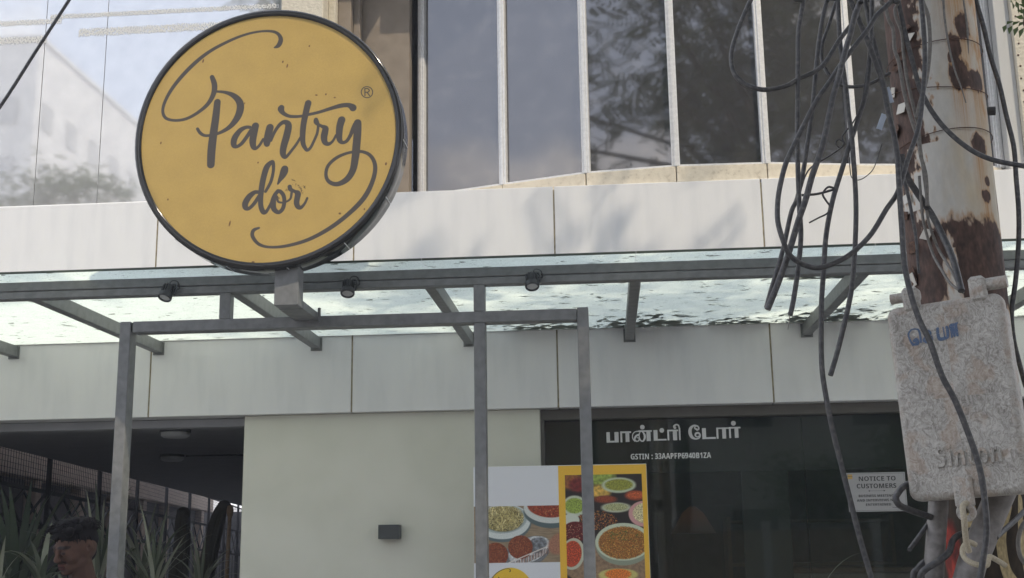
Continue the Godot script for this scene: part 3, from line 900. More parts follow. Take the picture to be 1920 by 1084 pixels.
func sign_face_image() -> Image:
	var n := 1024
	var cov := cover_strokes(n, n, 1.0, Vector2.ZERO, script_strokes())
	var ring := []
	for k in 25: ring.append(sp(931 + 22 * cos(TAU * k / 24), 369 + 22 * sin(TAU * k / 24), 3.6))
	var thin := [ring, sl([923, 383, 4, 923, 369, 4, 923, 355, 4]), sl([923, 355, 4, 934, 355, 4, 940, 362, 4, 934, 369, 4, 923, 369, 4]), sl([931, 369, 4, 936, 376, 4, 941, 383, 4])]
	var cov2 := cover_strokes(n, n, 1.0, Vector2.ZERO, thin)
	var im := Image.create_empty(n, n, false, Image.FORMAT_RGB8)
	var base := Color(0.47, 0.322, 0.090).linear_to_srgb()
	var ink := Color(0.062, 0.054, 0.048).linear_to_srgb()
	var soil := noise(71, 0.006, 4)
	var fine := noise(72, 0.09, 2)
	for y in n:
		for x in n:
			var k := 1.0 + 0.035 * soil.get_noise_2d(x, y) + 0.02 * fine.get_noise_2d(x, y)
			var c := Color(base.r * k, base.g * k, base.b * k)
			im.set_pixel(x, y, c.lerp(ink, maxf(cov[y * n + x], cov2[y * n + x])))
	# insect specks, rust runs and a scuffed patch
	var spot := Color(0.30, 0.18, 0.08)
	for s in [[605, 245, 3, 5], [622, 262, 3, 8], [709, 182, 3, 4], [735, 380, 5, 3], [772, 377, 3, 4], [806, 390, 4, 3], [128, 570, 3, 5], [998, 651, 4, 6], [400, 884, 3, 11], [820, 843, 5, 4], [290, 240, 3, 8], [508, 647, 3, 4], [913, 826, 3, 4], [160, 792, 3, 4], [490, 1030, 6, 4], [455, 412, 2, 4]]:
		var p := sp(s[0], s[1], 0)
		dish(im, Vector2(p.x, p.y), s[2], s[3], Color(spot.r, spot.g, spot.b, 0.75), 0.4, 0.2, 1.5, fine)
	for q in [[636, 712, 652, 718], [648, 728, 668, 742], [668, 742, 676, 752], [672, 748, 680, 765], [684, 738, 687, 742], [614, 756, 620, 752], [584, 782, 587, 788]]:
		for i in 14:
			var p := sp(lerpf(q[0], q[2], i / 13.0) + rng.randfn(0, 2.2), lerpf(q[1], q[3], i / 13.0) + rng.randfn(0, 2.2), 0)
			dish(im, Vector2(p.x, p.y), rng.randf_range(0.8, 2.4), rng.randf_range(0.8, 2.2), Color(0.36, 0.29, 0.15, 0.6), 0.5, rng.randf() * 3, 1.2, fine)
	return im

func make_round_sign() -> void:
	var s := thing("round_sign", "round yellow shop sign with brown script lettering and black rim above the canopy", "sign", Vector3(-1.862, 3.94, -6.3))
	var face := begin()
	var r := 0.738
	for k in 96:
		for q in [[0.0, 0.0], [1.0, TAU * k / 96], [1.0, TAU * (k + 1) / 96]]:
			var p: Vector2 = Vector2(sin(q[1]), cos(q[1])) * q[0]
			face.set_normal(Vector3.BACK)
			face.set_uv(Vector2(0.5 + p.x / 2, 0.5 - p.y / 2))
			face.add_vertex(Vector3(p.x * r, p.y * r, 0))
	var fm := print_material("yellow sign print", sign_face_image(), 0.42)
	obj("sign_face", face.commit(), fm, s)
	var t := Transform3D(Basis(Vector3.RIGHT, PI / 2), Vector3.ZERO)
	obj("rim", lathe([Vector2(0.736, -0.004), Vector2(0.737, 0.006), Vector2(0.744, 0.011), Vector2(0.764, 0.011), Vector2(0.774, 0.004), Vector2(0.776, -0.03), Vector2(0.776, -0.165), Vector2(0.772, -0.171), Vector2(0.60, -0.172)], 96, t, 1), M["gloss black rim"], s)
	obj("back_plate", lathe([Vector2(0.62, -0.165), Vector2(0.0, -0.166)], 64, t), M["charcoal lamp"], s)
	for k in 14:   # joints of the rim trim
		var a := TAU * (k + 0.37) / 14
		var st := begin()
		add_box(st, Vector3(-0.003, 0.7765, -0.155), Vector3(0.003, 0.7785, -0.012), 0.0005, Transform3D(Basis(Vector3.BACK, a), Vector3.ZERO))
		obj("rim_clip", done(st), M["aluminium"], s)
	obj("bracket_stem", box(Vector3(0.048, -0.97, -0.16), Vector3(0.184, -0.70, -0.05), 0.003), M["grey steel paint"], s)
	obj("bracket_arm", box(Vector3(0.046, -0.972, -0.498), Vector3(0.186, -0.925, -0.161), 0.003), M["grey steel paint"], s)
	obj("bracket_plate", box(Vector3(0.187, -0.985, -0.499), Vector3(0.205, -0.90, -0.49), 0.002), M["grey steel paint"], s)

# ---------------------------------------------------------------- menu board and notice
func food_prints() -> Image:
	var k := 0.6234
	var w := 625
	var h := 950
	var n := noise(81, 0.16, 3)
	var coarse := noise(82, 0.06, 3)
	var im := Image.create_empty(w, h, false, Image.FORMAT_RGB8)
	var P := func(zx: float, zy: float) -> Vector2: return Vector2(zx * k - 17.7, zy * k - 267.0)
	im.fill(lin(226, 228, 234))
	var split := 308
	im.fill_rect(Rect2i(split, 0, w - split, h), lin(240, 190, 62))
	# left picture: bowls of noodles and gravy, crumbed balls in a foil tray on a wooden table
	var lp := Image.create_empty(split, 200, false, Image.FORMAT_RGB8)
	for y in 200:
		for x in split:
			var g := 0.5 + 0.5 * coarse.get_noise_2d(x * 0.3 - y * 0.2, y * 2.2)
			lp.set_pixel(x, y, lin(128, 110, 88).lerp(lin(176, 156, 128), g))
	var o := Vector2(0, 141)
	var L := func(zx: float, zy: float) -> Vector2: return Vector2(zx * k - 17.7, zy * k - 267.0) - o
	dish(lp, L.call(200, 752), 100, 66, lin(96, 112, 116), 0, -0.05, 3)
	dish(lp, L.call(200, 742), 97, 62, lin(216, 222, 220), 0.05, -0.05, 2, n)
	dish(lp, L.call(198, 728), 86, 50, lin(168, 180, 180), 0.1, -0.05, 3, n)
	dish(lp, L.call(198, 728), 72, 44, lin(92, 84, 50), 0.6, 0, 6, n)
	strands(lp, L.call(198, 722), 74, 46, 420, 46, [lin(204, 190, 130), lin(176, 160, 98), lin(226, 214, 160), lin(140, 124, 74)], 2.0)
	dish(lp, L.call(470, 690), 96, 58, lin(92, 108, 110), 0, 0.05, 3)
	dish(lp, L.call(470, 672), 95, 52, lin(214, 218, 214), 0.05, 0.05, 2, n)
	dish(lp, L.call(470, 652), 82, 44, lin(150, 62, 38), 0.5, 0.05, 3, n)
	strands(lp, L.call(470, 656), 78, 38, 260, 9, [lin(196, 104, 62), lin(120, 40, 26), lin(222, 150, 96), lin(90, 30, 22)], 2.0)
	dish(lp, L.call(330, 920), 92, 52, lin(120, 122, 126), 0.3, -0.38, 2, n)
	dish(lp, L.call(345, 905), 78, 42, lin(204, 206, 208), 0.35, -0.38, 2, coarse)
	dish(lp, L.call(385, 880), 40, 26, lin(120, 124, 130), 0.5, -0.38, 3, coarse)
	for q in [[295, 888, 44], [150, 930, 46]]:
		dish(lp, L.call(q[0], q[1]), q[2], q[2] * 0.94, lin(132, 66, 40), 0.5, 0, 2, n)
		strands(lp, L.call(q[0] - 6, q[1] - 6), q[2] * 0.86, q[2] * 0.82, 330, 4, [lin(196, 128, 84), lin(164, 88, 52), lin(104, 50, 32), lin(214, 150, 104)], 1.0)
	for i in 26:
		var p: Vector2 = L.call(235 + i * 9, 982 - i * 3.6)
		for y in 20:
			for x in 3:
				var px := Vector2i(int(p.x) + x, int(p.y) + y)
				if px.x >= 0 and px.x < split and px.y >= 0 and px.y < 200:
					lp.set_pixel(px.x, px.y, lin(150, 110, 92) if i % 2 else lin(92, 62, 54))
	for i in 120:
		var p: Vector2 = L.call(225 + i * 2.0, 976 - i * 0.80)
		dish(lp, p, 2, 2, lin(222, 214, 208))
	dish(lp, L.call(520, 870), 44, 34, lin(170, 120, 96), 0.2, -0.7, 8, n)
	im.blit_rect(lp, Rect2i(0, 0, split, 200), Vector2i(0, 141))
	# the small round emblem below it
	var ec := Vector2(128, 436)
	dish(im, ec, 78, 78, lin(240, 198, 60), 0, 0, 1)
	var swirl := cover_strokes(160, 160, 0.155, Vector2(30, 30), script_strokes())
	for y in 160:
		for x in 160:
			if swirl[y * 160 + x] > 0: im.set_pixel(48 + x, 356 + y, im.get_pixel(48 + x, 356 + y).lerp(lin(80, 66, 40), swirl[y * 160 + x]))
	# right picture: many bowls on a dark table, fried rice in front
	var rw := 276
	var rh := 378
	var rp := Image.create_empty(rw, rh, false, Image.FORMAT_RGB8)
	rp.fill(lin(40, 34, 32))
	o = Vector2(332, 34)
	var Q := func(zx: float, zy: float) -> Vector2: return Vector2(zx * k - 17.7, zy * k - 267.0) - Vector2(332, 34)
	for q in [[600, 520, 40, 30, lin(150, 92, 52)], [640, 540, 36, 26, lin(120, 44, 40)], [760, 500, 60, 26, lin(150, 170, 80)], [760, 580, 40, 24, lin(216, 176, 84)]]:
		dish(rp, Q.call(q[0], q[1]), q[2], q[3], q[4], 0.3, 0, 12, coarse)
	for q in [[870, 545, 62, 28, lin(196, 206, 178), lin(150, 152, 62)], [612, 660, 44, 38, lin(202, 210, 186), lin(150, 170, 76)], [850, 672, 54, 18, lin(196, 200, 176), lin(176, 178, 130)], [965, 605, 40, 18, lin(150, 70, 44), lin(196, 96, 56)], [790, 625, 44, 14, lin(120, 62, 44), lin(150, 70, 42)]]:
		dish(rp, Q.call(q[0], q[1]), q[2], q[3], q[4], 0.05, 0, 5, n)
		dish(rp, Q.call(q[0], q[1] - 2), q[2] * 0.8, q[3] * 0.72, q[5], 0.4, 0, 4, n)
	dish(rp, Q.call(1010, 710), 56, 46, lin(214, 160, 158), 0, 0, 3)
	dish(rp, Q.call(1015, 706), 44, 36, lin(214, 202, 160), 0.5, 0, 4, n)
	strands(rp, Q.call(735, 745), 74, 34, 500, 5, [lin(212, 130, 62), lin(180, 92, 46), lin(232, 170, 90), lin(120, 60, 30)], 2.0)
	dish(rp, Q.call(590, 740), 30, 24, lin(214, 220, 206), 0, 0, 3)
	dish(rp, Q.call(612, 806), 46, 36, lin(96, 20, 22), 0.5, 0, 3, n)
	strands(rp, Q.call(612, 806), 40, 30, 90, 5, [lin(226, 190, 150), lin(150, 40, 34)], 2.0)
	dish(rp, Q.call(880, 985), 220, 90, lin(150, 124, 98), 0.2, 0, 3, coarse)
	dish(rp, Q.call(595, 930), 42, 56, lin(198, 200, 178), 0, 0.2, 2)
	dish(rp, Q.call(590, 930), 34, 46, lin(186, 74, 42), 0.6, 0.2, 3, n)
	dish(rp, Q.call(885, 880), 100, 74, lin(150, 158, 138), 0, 0, 2)
	dish(rp, Q.call(885, 866), 100, 66, lin(206, 214, 190), 0.03, 0, 2, n)
	dish(rp, Q.call(885, 872), 88, 56, lin(150, 96, 40), 0.4, 0, 3, n)
	strands(rp, Q.call(885, 872), 88, 58, 2400, 5, [lin(226, 164, 82), lin(198, 128, 54), lin(240, 190, 110), lin(160, 92, 38), lin(84, 96, 44)], 1.0)
	strands(rp, Q.call(885, 830), 62, 18, 110, 4, [lin(60, 92, 40), lin(90, 120, 52)], 2.0)
	dish(rp, Q.call(850, 1050), 70, 22, lin(206, 196, 120), 0.1, 0, 3, n)
	dish(rp, Q.call(850, 1046), 46, 18, lin(228, 128, 52), 0.3, 0, 4, n)
	strands(rp, Q.call(700, 1040), 30, 16, 40, 8, [lin(120, 90, 60), lin(90, 60, 40)], 1.0)
	im.blit_rect(rp, Rect2i(0, 0, rw, rh), Vector2i(332, 34))
	# more of the same lower down, below what one sees from here
	im.fill_rect(Rect2i(340, 470, 260, 300), lin(250, 214, 120))
	for i in 6:
		dish(im, Vector2(400 + (i % 2) * 130, 520 + (i / 2) * 90), 52, 36, lin(206, 190, 160), 0.1, 0, 2, n)
		dish(im, Vector2(400 + (i % 2) * 130, 518 + (i / 2) * 90), 40, 26, lin(176, 96, 50), 0.5, 0, 2, n)
	return im

func make_board() -> void:
	var s := thing("menu_board", "white and yellow menu board with food pictures behind the portal posts", "menu board", Vector3(-0.36, 0, -8.75))
	var x0 := -0.612
	obj("print", flat_panel(1.255, 1.90), print_material("food print", food_prints(), 0.4), s, Vector3(x0 + 0.6275, 1.26, 0.0135))
	obj("backing", box(Vector3(x0 - 0.002, 0.305, -0.012), Vector3(x0 + 1.257, 2.214, 0.0125), 0.002), M["white board"], s)
	for x in [-0.5, 0.5]:
		obj("leg", box(Vector3(x - 0.02, 0.0, -0.055), Vector3(x + 0.02, 2.0, -0.0125), 0.003), M["grey steel paint"], s)
		obj("strut", bar(Vector3(x, 0.02, -0.24), Vector3(x, 0.9, -0.056), 0.025, 0.025), M["grey steel paint"], s)
	var w := thing("wall_light", "small dark grey box wall light on the cream pier", "wall light", Vector3(-1.636, 1.762, -9.06))
	obj("housing", box(Vector3(-0.078, -0.052, 0.0), Vector3(0.078, 0.052, 0.115), 0.003), M["charcoal lamp"], w)
	obj("lens", box(Vector3(-0.06, -0.055, 0.02), Vector3(0.06, -0.0525, 0.1), 0.001), M["lens"], w)

func make_notice() -> void:
	var s := thing("notice_sign", "small white framed notice to customers stuck on the dark shop glass", "notice", Vector3(2.005, 2.0, -9.1985))
	var w := 0.43
	var h := 0.288
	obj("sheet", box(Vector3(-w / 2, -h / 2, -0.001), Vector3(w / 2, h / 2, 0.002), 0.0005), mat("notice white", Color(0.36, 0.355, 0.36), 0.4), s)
	var black := mat("notice ink", Color(0.03, 0.03, 0.03), 0.6)
	var border := begin()
	for e in [[-w / 2 + 0.008, -h / 2 + 0.008, w / 2 - 0.008, -h / 2 + 0.0095], [-w / 2 + 0.008, h / 2 - 0.0095, w / 2 - 0.008, h / 2 - 0.008], [-w / 2 + 0.008, -h / 2 + 0.0096, -w / 2 + 0.0095, h / 2 - 0.0096], [w / 2 - 0.0095, -h / 2 + 0.0096, w / 2 - 0.008, h / 2 - 0.0096]]:
		add_box(border, Vector3(e[0], e[1], 0.0021), Vector3(e[2], e[3], 0.0026), 0.0001)
	obj("border", done(border), black, s)
	for l in [["NOTICE TO", 0.098, 0.27, 0.046, 0.008], ["CUSTOMERS", 0.044, 0.29, 0.046, 0.0], ["BUSINESS MEETINGS", -0.028, 0.272, 0.024, 0.0], ["AND INTERVIEWS NOT", -0.061, 0.302, 0.024, 0.0], ["ENTERTAINED", -0.093, 0.184, 0.024, 0.004]]:
		var t := text_mesh(l[0], l[3], 0.0008)
		var o := obj("lettering", t, black, s, Vector3(l[4], l[1], 0.0027))
		fit_width(o, t, l[2])
	var small := text_mesh("by Management", 0.009, 0.0008)
	obj("lettering", small, black, s, Vector3(0.14, -0.115, 0.0027))
	var arrow := begin()
	add_box(arrow, Vector3(-0.055, 0.0075, 0.0021), Vector3(0.055, 0.009, 0.0026), 0.0001)
	tri(arrow, Vector3(-0.064, 0.0082, 0.0026), Vector3(-0.05, 0.014, 0.0026), Vector3(-0.05, 0.0025, 0.0026), Vector3.BACK)
	tri(arrow, Vector3(0.064, 0.0082, 0.0026), Vector3(0.05, 0.014, 0.0026), Vector3(0.05, 0.0025, 0.0026), Vector3.BACK)
	obj("arrow", done(arrow), black, s)
	var em := begin()
	add_box(em, Vector3(-0.207, 0.098, 0.0021), Vector3(-0.172, 0.132, 0.0026), 0.0001)
	obj("emblem", done(em), mat("notice yellow", Color(0.52, 0.33, 0.08), 0.5), s)
	var em2 := text_mesh("Pantry", 0.012, 0.0008)
	obj("emblem_lettering", em2, black, s, Vector3(-0.1895, 0.118, 0.0027))

# ---------------------------------------------------------------- pole with its switch box
const POLE_R := 0.0835
const POLE_LOW := Vector3(0.672, 0.0, -2.2)
const POLE_HIGH := Vector3(0.628, 5.2, -2.2)

func pole_x(y: float) -> float: return lerpf(POLE_LOW.x, POLE_HIGH.x, y / 5.2)

func pole_paint() -> StandardMaterial3D:
	# flaking white paint over rust; u runs round the pole, v covers 1.4 m of its height
	var w := 768
	var h := 1024
	var im := Image.create_empty(w, h, false, Image.FORMAT_RGB8)
	var n1 := noise(91, 2.4, 5)
	var n2 := noise(92, 11.0, 4)
	var n3 := noise(93, 40.0, 3)
	var white := Color(0.56, 0.545, 0.50)
	var cream := Color(0.54, 0.46, 0.33)
	var orange := Color(0.44, 0.23, 0.085)
	var rust := Color(0.095, 0.055, 0.042)
	var deep := Color(0.05, 0.03, 0.024)
	# blisters where the paint has come off: sideways place (-1 left .. 1 right), height, half width, half height
	var holes := [[0.42, 2.585, 0.20, 0.030], [0.17, 2.545, 0.16, 0.028], [0.22, 2.488, 0.24, 0.032], [0.62, 2.478, 0.22, 0.022], [0.50, 2.352, 0.20, 0.022], [0.62, 2.285, 0.07, 0.010], [0.55, 2.255, 0.11, 0.014], [0.30, 2.66, 0.5, 0.02], [0.05, 2.52, 0.06, 0.012], [0.93, 2.245, 0.05, 0.03]]
	for y in h:
		var hy := 2.8 - 1.4 * y / h
		for x in w:
			var th := TAU * (float(x) / w - 0.5)
			var sx := sin(th)
			var front := cos(th) > -0.3
			var p := Vector3(sin(th) * 0.6, hy * 3.0, cos(th) * 0.6)
			var a := n1.get_noise_3d(p.x, p.y, p.z)
			var b := n2.get_noise_3d(p.x * 0.7, p.y * 0.7, p.z * 0.7)
			var g := n3.get_noise_3d(p.x * 0.5, p.y * 0.5, p.z * 0.5)
			var c := white.lerp(cream, clampf(a * 0.9 + 0.8 * sx + 0.18, 0, 1))
			c = c * (1.0 + 0.10 * b + 0.05 * g)
			# rust washed down in runs below the blisters
			var run := 0.0
			var bare := -9.0
			for q in holes:
				var dx: float = (sx - q[0]) / q[2] if front else 9.0
				var dy: float = (hy - q[1]) / q[3]
				var e := dx * dx + dy * dy
				bare = maxf(bare, 1.0 - e + 0.55 * b + 0.35 * g)
				if hy < q[1] and absf(dx) < 1.2:
					run = maxf(run, clampf(1.0 - (q[1] - hy) / 0.16, 0, 1) * clampf(1.15 - absf(dx), 0, 1) * clampf(0.65 + n1.get_noise_2d(sx * 26.0, hy * 0.7), 0, 1))
			run = maxf(run, smoothstep(0.35, 0.8, sx) * smoothstep(2.36, 2.46, hy + 0.05 * a) * clampf(0.55 + 0.9 * b + a, 0, 1))
			c = c.lerp(orange, clampf(run * 1.15, 0, 0.9))
			run *= smoothstep(0.05, 0.55, sx + 0.25 * a)
			# bare left flank and the rusted girdle above the box
			var left := -0.50 - sx + 0.22 * a + 0.30 * b + 0.1 * g - 0.25 * smoothstep(2.34, 2.28, hy)
			if hy < 2.36 and hy > 2.24: left -= 0.25
			var edge := 2.212 + 0.016 * b + 0.02 * a + 0.006 * g - 0.03 * smoothstep(0.7, 1.0, sx)
			var low := 2.06 + 0.03 * a + 0.02 * b
			var girdle := minf(edge - hy, hy - low) * 24.0
			if sx < -0.1 and sx > -0.55: girdle = minf(girdle, (absf(sx + 0.38 + 0.15 * a) - 0.10 + 0.12 * b) * 6.0 + (0.0 if hy < 2.16 else 0.4))
			var r := maxf(maxf(bare, left * 4.0), girdle)
			var k := smoothstep(0.0, 0.22, r)
			c = c.lerp(orange * 0.85, smoothstep(-0.35, 0.0, r) * (0.55 + 0.4 * b))
			c = c.lerp(rust.lerp(deep, clampf(0.4 + 1.4 * b, 0, 1)) * (1.0 + 0.45 * g), k)
			im.set_pixel(x, y, Color(maxf(c.r, 0), maxf(c.g, 0), maxf(c.b, 0)).linear_to_srgb())
	var m := mat("flaking pole paint", Color.WHITE, 0.75)
	m.albedo_texture = ImageTexture.create_from_image(im)
	m.heightmap_enabled = true
	m.heightmap_texture = noise_tex(95, 0.03, [], 4)
	m.heightmap_scale = 0.12
	return m

func bill_image() -> Image:   # a torn printed bill: pale curved shapes on dark brown
	var w := 512
	var h := 256
	var im := Image.create_empty(w, h, false, Image.FORMAT_RGB8)
	var n := noise(97, 0.03, 4)
	for y in h:
		for x in w:
			var k := 1.0 + 0.35 * n.get_noise_2d(x, y)
			im.set_pixel(x, y, Color(0.20 * k, 0.165 * k, 0.125 * k))
	var cream := lin(196, 178, 136)
	var big := cover_strokes(w, h, 1.0, Vector2.ZERO, [
		[Vector3(300, 20, 26), Vector3(262, 60, 34), Vector3(270, 110, 30), Vector3(320, 135, 20)],
		[Vector3(352, 18, 20), Vector3(338, 70, 26), Vector3(352, 128, 22)],
		[Vector3(400, 30, 22), Vector3(380, 80, 30), Vector3(408, 130, 20), Vector3(440, 120, 16)],
		[Vector3(180, 30, 22), Vector3(150, 70, 30), Vector3(170, 125, 22)],
		[Vector3(250, 240, 14), Vector3(262, 200, 24), Vector3(274, 240, 14)], [Vector3(300, 240, 14), Vector3(312, 200, 24), Vector3(324, 240, 14)],
		[Vector3(350, 240, 14), Vector3(362, 200, 24), Vector3(374, 240, 14)], [Vector3(400, 240, 14), Vector3(412, 200, 24), Vector3(424, 240, 14)]], [Rect2(140, 156, 320, 14)])
	for y in h:
		for x in w:
			var c := big[y * w + x]
			if c > 0: im.set_pixel(x, y, im.get_pixel(x, y).lerp(cream * (0.9 + 0.2 * n.get_noise_2d(x * 3, y * 3)), c))
	dish(im, Vector2(90, 90), 36, 50, lin(120, 42, 32), 0.6, 0, 10, n)
	dish(im, Vector2(70, 180), 40, 54, lin(86, 94, 106), 0.5, 0, 10, n)
	return im

func make_pole() -> void:
	var p := thing("utility_pole", "rusted white painted steel pole with flaking paint", "pole")
	var paint := pole_paint()
	var st := begin()
	var sides := 48
	var steps := 26
	st.set_smooth_group(1)
	for i in steps:
		for k in sides:
			for c in [[i, k], [i + 1, k + 1], [i, k + 1], [i, k], [i + 1, k], [i + 1, k + 1]]:
				var y: float = 5.2 * c[0] / steps
				var a: float = TAU * (float(c[1]) / sides - 0.5)
				st.set_normal(Vector3(sin(a), 0, cos(a)))
				st.set_uv(Vector2(float(c[1]) / sides, (2.8 - y) / 1.4))
				st.add_vertex(Vector3(pole_x(y) + sin(a) * POLE_R, y, POLE_LOW.z + cos(a) * POLE_R))
	obj("shaft", st.commit(), paint, p)
	obj("cap", lathe([Vector2(0.0, 0.02), Vector2(0.07, 0.015), Vector2(0.0865, 0.0)], 32, Transform3D(Basis(), Vector3(pole_x(5.2), 5.2, -2.2))), M["rust"], p)
	# torn bill wrapped round the pole under the box
	var bill := begin()
	for k in 24:
		for c in [[0, k], [1, k + 1], [0, k + 1], [0, k], [1, k], [1, k + 1]]:
			var y: float = 1.40 if c[0] == 0 else 1.735
			var a: float = -1.5 + 3.0 * c[1] / 24.0
			bill.set_normal(Vector3(sin(a), 0, cos(a)))
			bill.set_uv(Vector2(c[1] / 24.0, 1.0 - c[0]))
			bill.add_vertex(Vector3(pole_x(y) + sin(a) * (POLE_R + 0.0015), y, -2.2 + cos(a) * (POLE_R + 0.0015)))
	obj("pasted_bill", bill.commit(), print_material("old bill", bill_image(), 0.8), p)
	# flakes of paint and rust standing off the left flank
	for k in 16:
		var y := rng.randf_range(2.1, 2.62)
		var a := rng.randf_range(-1.5, -0.75)
		var c := Vector3(pole_x(y) + sin(a) * (POLE_R + 0.004), y, -2.2 + cos(a) * (POLE_R + 0.004))
		var fl := begin()
		add_box(fl, Vector3(-0.011, -0.014, -0.001), Vector3(0.011, 0.014, 0.001), 0.0004, Transform3D(Basis.from_euler(Vector3(rng.randf_range(-0.3, 0.3), a + rng.randf_range(-0.2, 0.2), rng.randf() * 3)).scaled(Vector3(rng.randf_range(0.5, 1.0), rng.randf_range(0.5, 1.1), 1)), c))
		obj("flake", done(fl), M["rust"] if k % 3 else paint, p)
	# wires tied round it
	for q in [[2.545, 0.01], [2.472, -0.015], [2.37, 0.012]]:
		var ring := []
		for k in 25:
			var a := TAU * k / 24
			ring.append(Vector3(pole_x(q[0]) + sin(a) * (POLE_R + 0.004), q[0] + q[1] * sin(a * 1.0 + 1.0), -2.2 + cos(a) * (POLE_R + 0.004)))
		obj("tie_wire", tube(ring, 0.0009, -1, 2, 6), M["rust"], p)
	obj("stub_bolt", tube([Vector3(0.72, 2.455, -2.24), Vector3(0.765, 2.452, -2.23)], 0.009), M["black fitting"], p)
	var blue := mat("blue plastic", Color(0.42, 0.48, 0.58), 0.5)
	for q in [[Vector3(0.522, 2.425, -2.050), 0.2], [Vector3(0.503, 2.372, -2.040), -0.4]]:
		var t := begin()
		add_box(t, Vector3(-0.005, -0.015, -0.0008), Vector3(0.005, 0.015, 0.0008), 0.0004, Transform3D(Basis(Vector3.BACK, q[1]), q[0]))
		obj("plastic_tag", done(t), blue, p)
	# pipes that lead down from the switch box
	obj("conduit_pipe", tube([Vector3(0.542, 1.732, -2.030), Vector3(0.539, 1.702, -2.030), Vector3(0.531, 1.651, -2.030), Vector3(0.522, 1.588, -2.030), Vector3(0.501, 1.411, -2.030), Vector3(0.460, 1.024, -2.030)], 0.0158, -1, 6, 20), M["galvanised pipe"], p)
	obj("conduit_pipe", tube([Vector3(0.654, 1.751, -2.020), Vector3(0.627, 1.704, -2.016), Vector3(0.599, 1.650, -2.012), Vector3(0.570, 1.588, -2.008), Vector3(0.516, 1.414, -2.004), Vector3(0.465, 1.033, -2.000)], 0.0225, -1, 6, 20), M["galvanised pipe"], p)

	# the cast switch box
	var b := thing("switch_box", "weathered grey cast metal switch box hung on the rusted pole", "switch box")
	var tl := Vector3(0.474, 2.024, -1.972)
	var tr := Vector3(0.638, 2.032, -1.890)
	var bl := Vector3(0.471, 1.708, -1.972)
	var br := Vector3(0.632, 1.716, -1.890)
	var o := (tl + tr + bl + br) / 4
	var ux := ((tr - tl) + (br - bl)).normalized()
	var uy := ((tl - bl) + (tr - br))
	uy = (uy - ux * uy.dot(ux)).normalized()
	b.transform = Transform3D(Basis(ux, uy, ux.cross(uy)), o)
	var hw := ((tr - tl).length() + (br - bl).length()) / 4
	var hh := ((tl - bl).length() + (tr - br).length()) / 4
	var cast: Material = M["cast box"]
	obj("lid", rounded_lid(hw, hh, 0.028, 0.016), cast, b)
	obj("body", rounded_lid(hw - 0.006, hh - 0.006, 0.065, 0.014), cast, b, Vector3(0, 0, -0.03))
	for s in [[-0.53, 0.002], [0.62, 0.0]]:
		var x: float = s[0] * hw
		var lug := begin()
		add_box(lug, Vector3(x - 0.013, hh - 0.012, -0.018), Vector3(x + 0.013, hh + 0.030, 0.004), 0.005)
		obj("hinge_lug", done(lug), cast, b)
	obj("hinge_pin", tube([Vector3(-0.53 * hw - 0.034, hh + 0.016, -0.012), Vector3(-0.53 * hw + 0.0135, hh + 0.016, -0.012)], 0.0085, -1, 2, 14), cast, b)
	obj("hinge_pin", tube([Vector3(0.62 * hw - 0.012, hh + 0.016, -0.012), Vector3(0.62 * hw + 0.044, hh + 0.016, -0.012)], 0.010, -1, 2, 14), cast, b)
	# hasp with its eye
	var hasp := begin()
	add_lathe(hasp, [Vector2(0.0058, 0.007), Vector2(0.0135, 0.007), Vector2(0.0145, 0.005), Vector2(0.0145, -0.005), Vector2(0.0058, -0.006)], 20, Transform3D(Basis(Vector3.RIGHT, PI / 2), Vector3(-0.006, -hh - 0.022, 0.003)), -1)
	add_box(hasp, Vector3(-0.0205, -hh - 0.015, -0.003), Vector3(0.0085, -hh + 0.034, 0.0095), 0.004)
	obj("hasp", done(hasp), cast, b)
	# maker's name cast in relief, and initials brushed on in blue
	var rel := text_mesh("Sinton", 0.043, 0.0032)
	var ro := obj("cast_lettering", rel, cast, b, Vector3(0.008, -hh * 0.585, 0.0016))
	fit_width(ro, rel, 0.098)
	var blue_ink := ink_material("blue brush paint", 420, 160, cover_strokes(420, 160, 0.42, Vector2(310, 280), [
		[Vector3(345, 480, 32), Vector3(345, 400, 37), Vector3(400, 335, 30), Vector3(470, 322, 27), Vector3(540, 350, 37), Vector3(562, 430, 45), Vector3(562, 600, 45)],
		[Vector3(345, 470, 32), Vector3(370, 570, 42), Vector3(430, 650, 70), Vector3(490, 610, 75), Vector3(480, 545, 75), Vector3(440, 560, 62)],
		[Vector3(700, 405, 55), Vector3(650, 440, 50), Vector3(690, 505, 42), Vector3(760, 460, 55), Vector3(740, 400, 50)],
		[Vector3(650, 530, 50), Vector3(625, 580, 55), Vector3(690, 625, 52), Vector3(770, 590, 55), Vector3(760, 520, 50), Vector3(690, 510, 37)],
		[Vector3(915, 385, 60), Vector3(905, 480, 57), Vector3(925, 590, 70), Vector3(1010, 595, 62), Vector3(1080, 570, 57), Vector3(1095, 460, 57), Vector3(1090, 380, 55)],
		[Vector3(1020, 370, 27), Vector3(1022, 480, 25), Vector3(1020, 570, 25)],
		[Vector3(1160, 590, 37), Vector3(1165, 480, 42), Vector3(1165, 360, 55), Vector3(1230, 345, 50), Vector3(1310, 325, 35)],
		[Vector3(1205, 380, 45), Vector3(1210, 470, 57), Vector3(1215, 570, 45)], [Vector3(1262, 350, 55), Vector3(1265, 460, 55), Vector3(1268, 570, 45)]]), Color(0.09, 0.14, 0.24), 0.7, noise(99, 0.16, 3))
	obj("painted_initials", flat_panel(0.0812, 0.0309), blue_ink, b, Vector3(-0.0205, hh * 0.665, 0.0008))
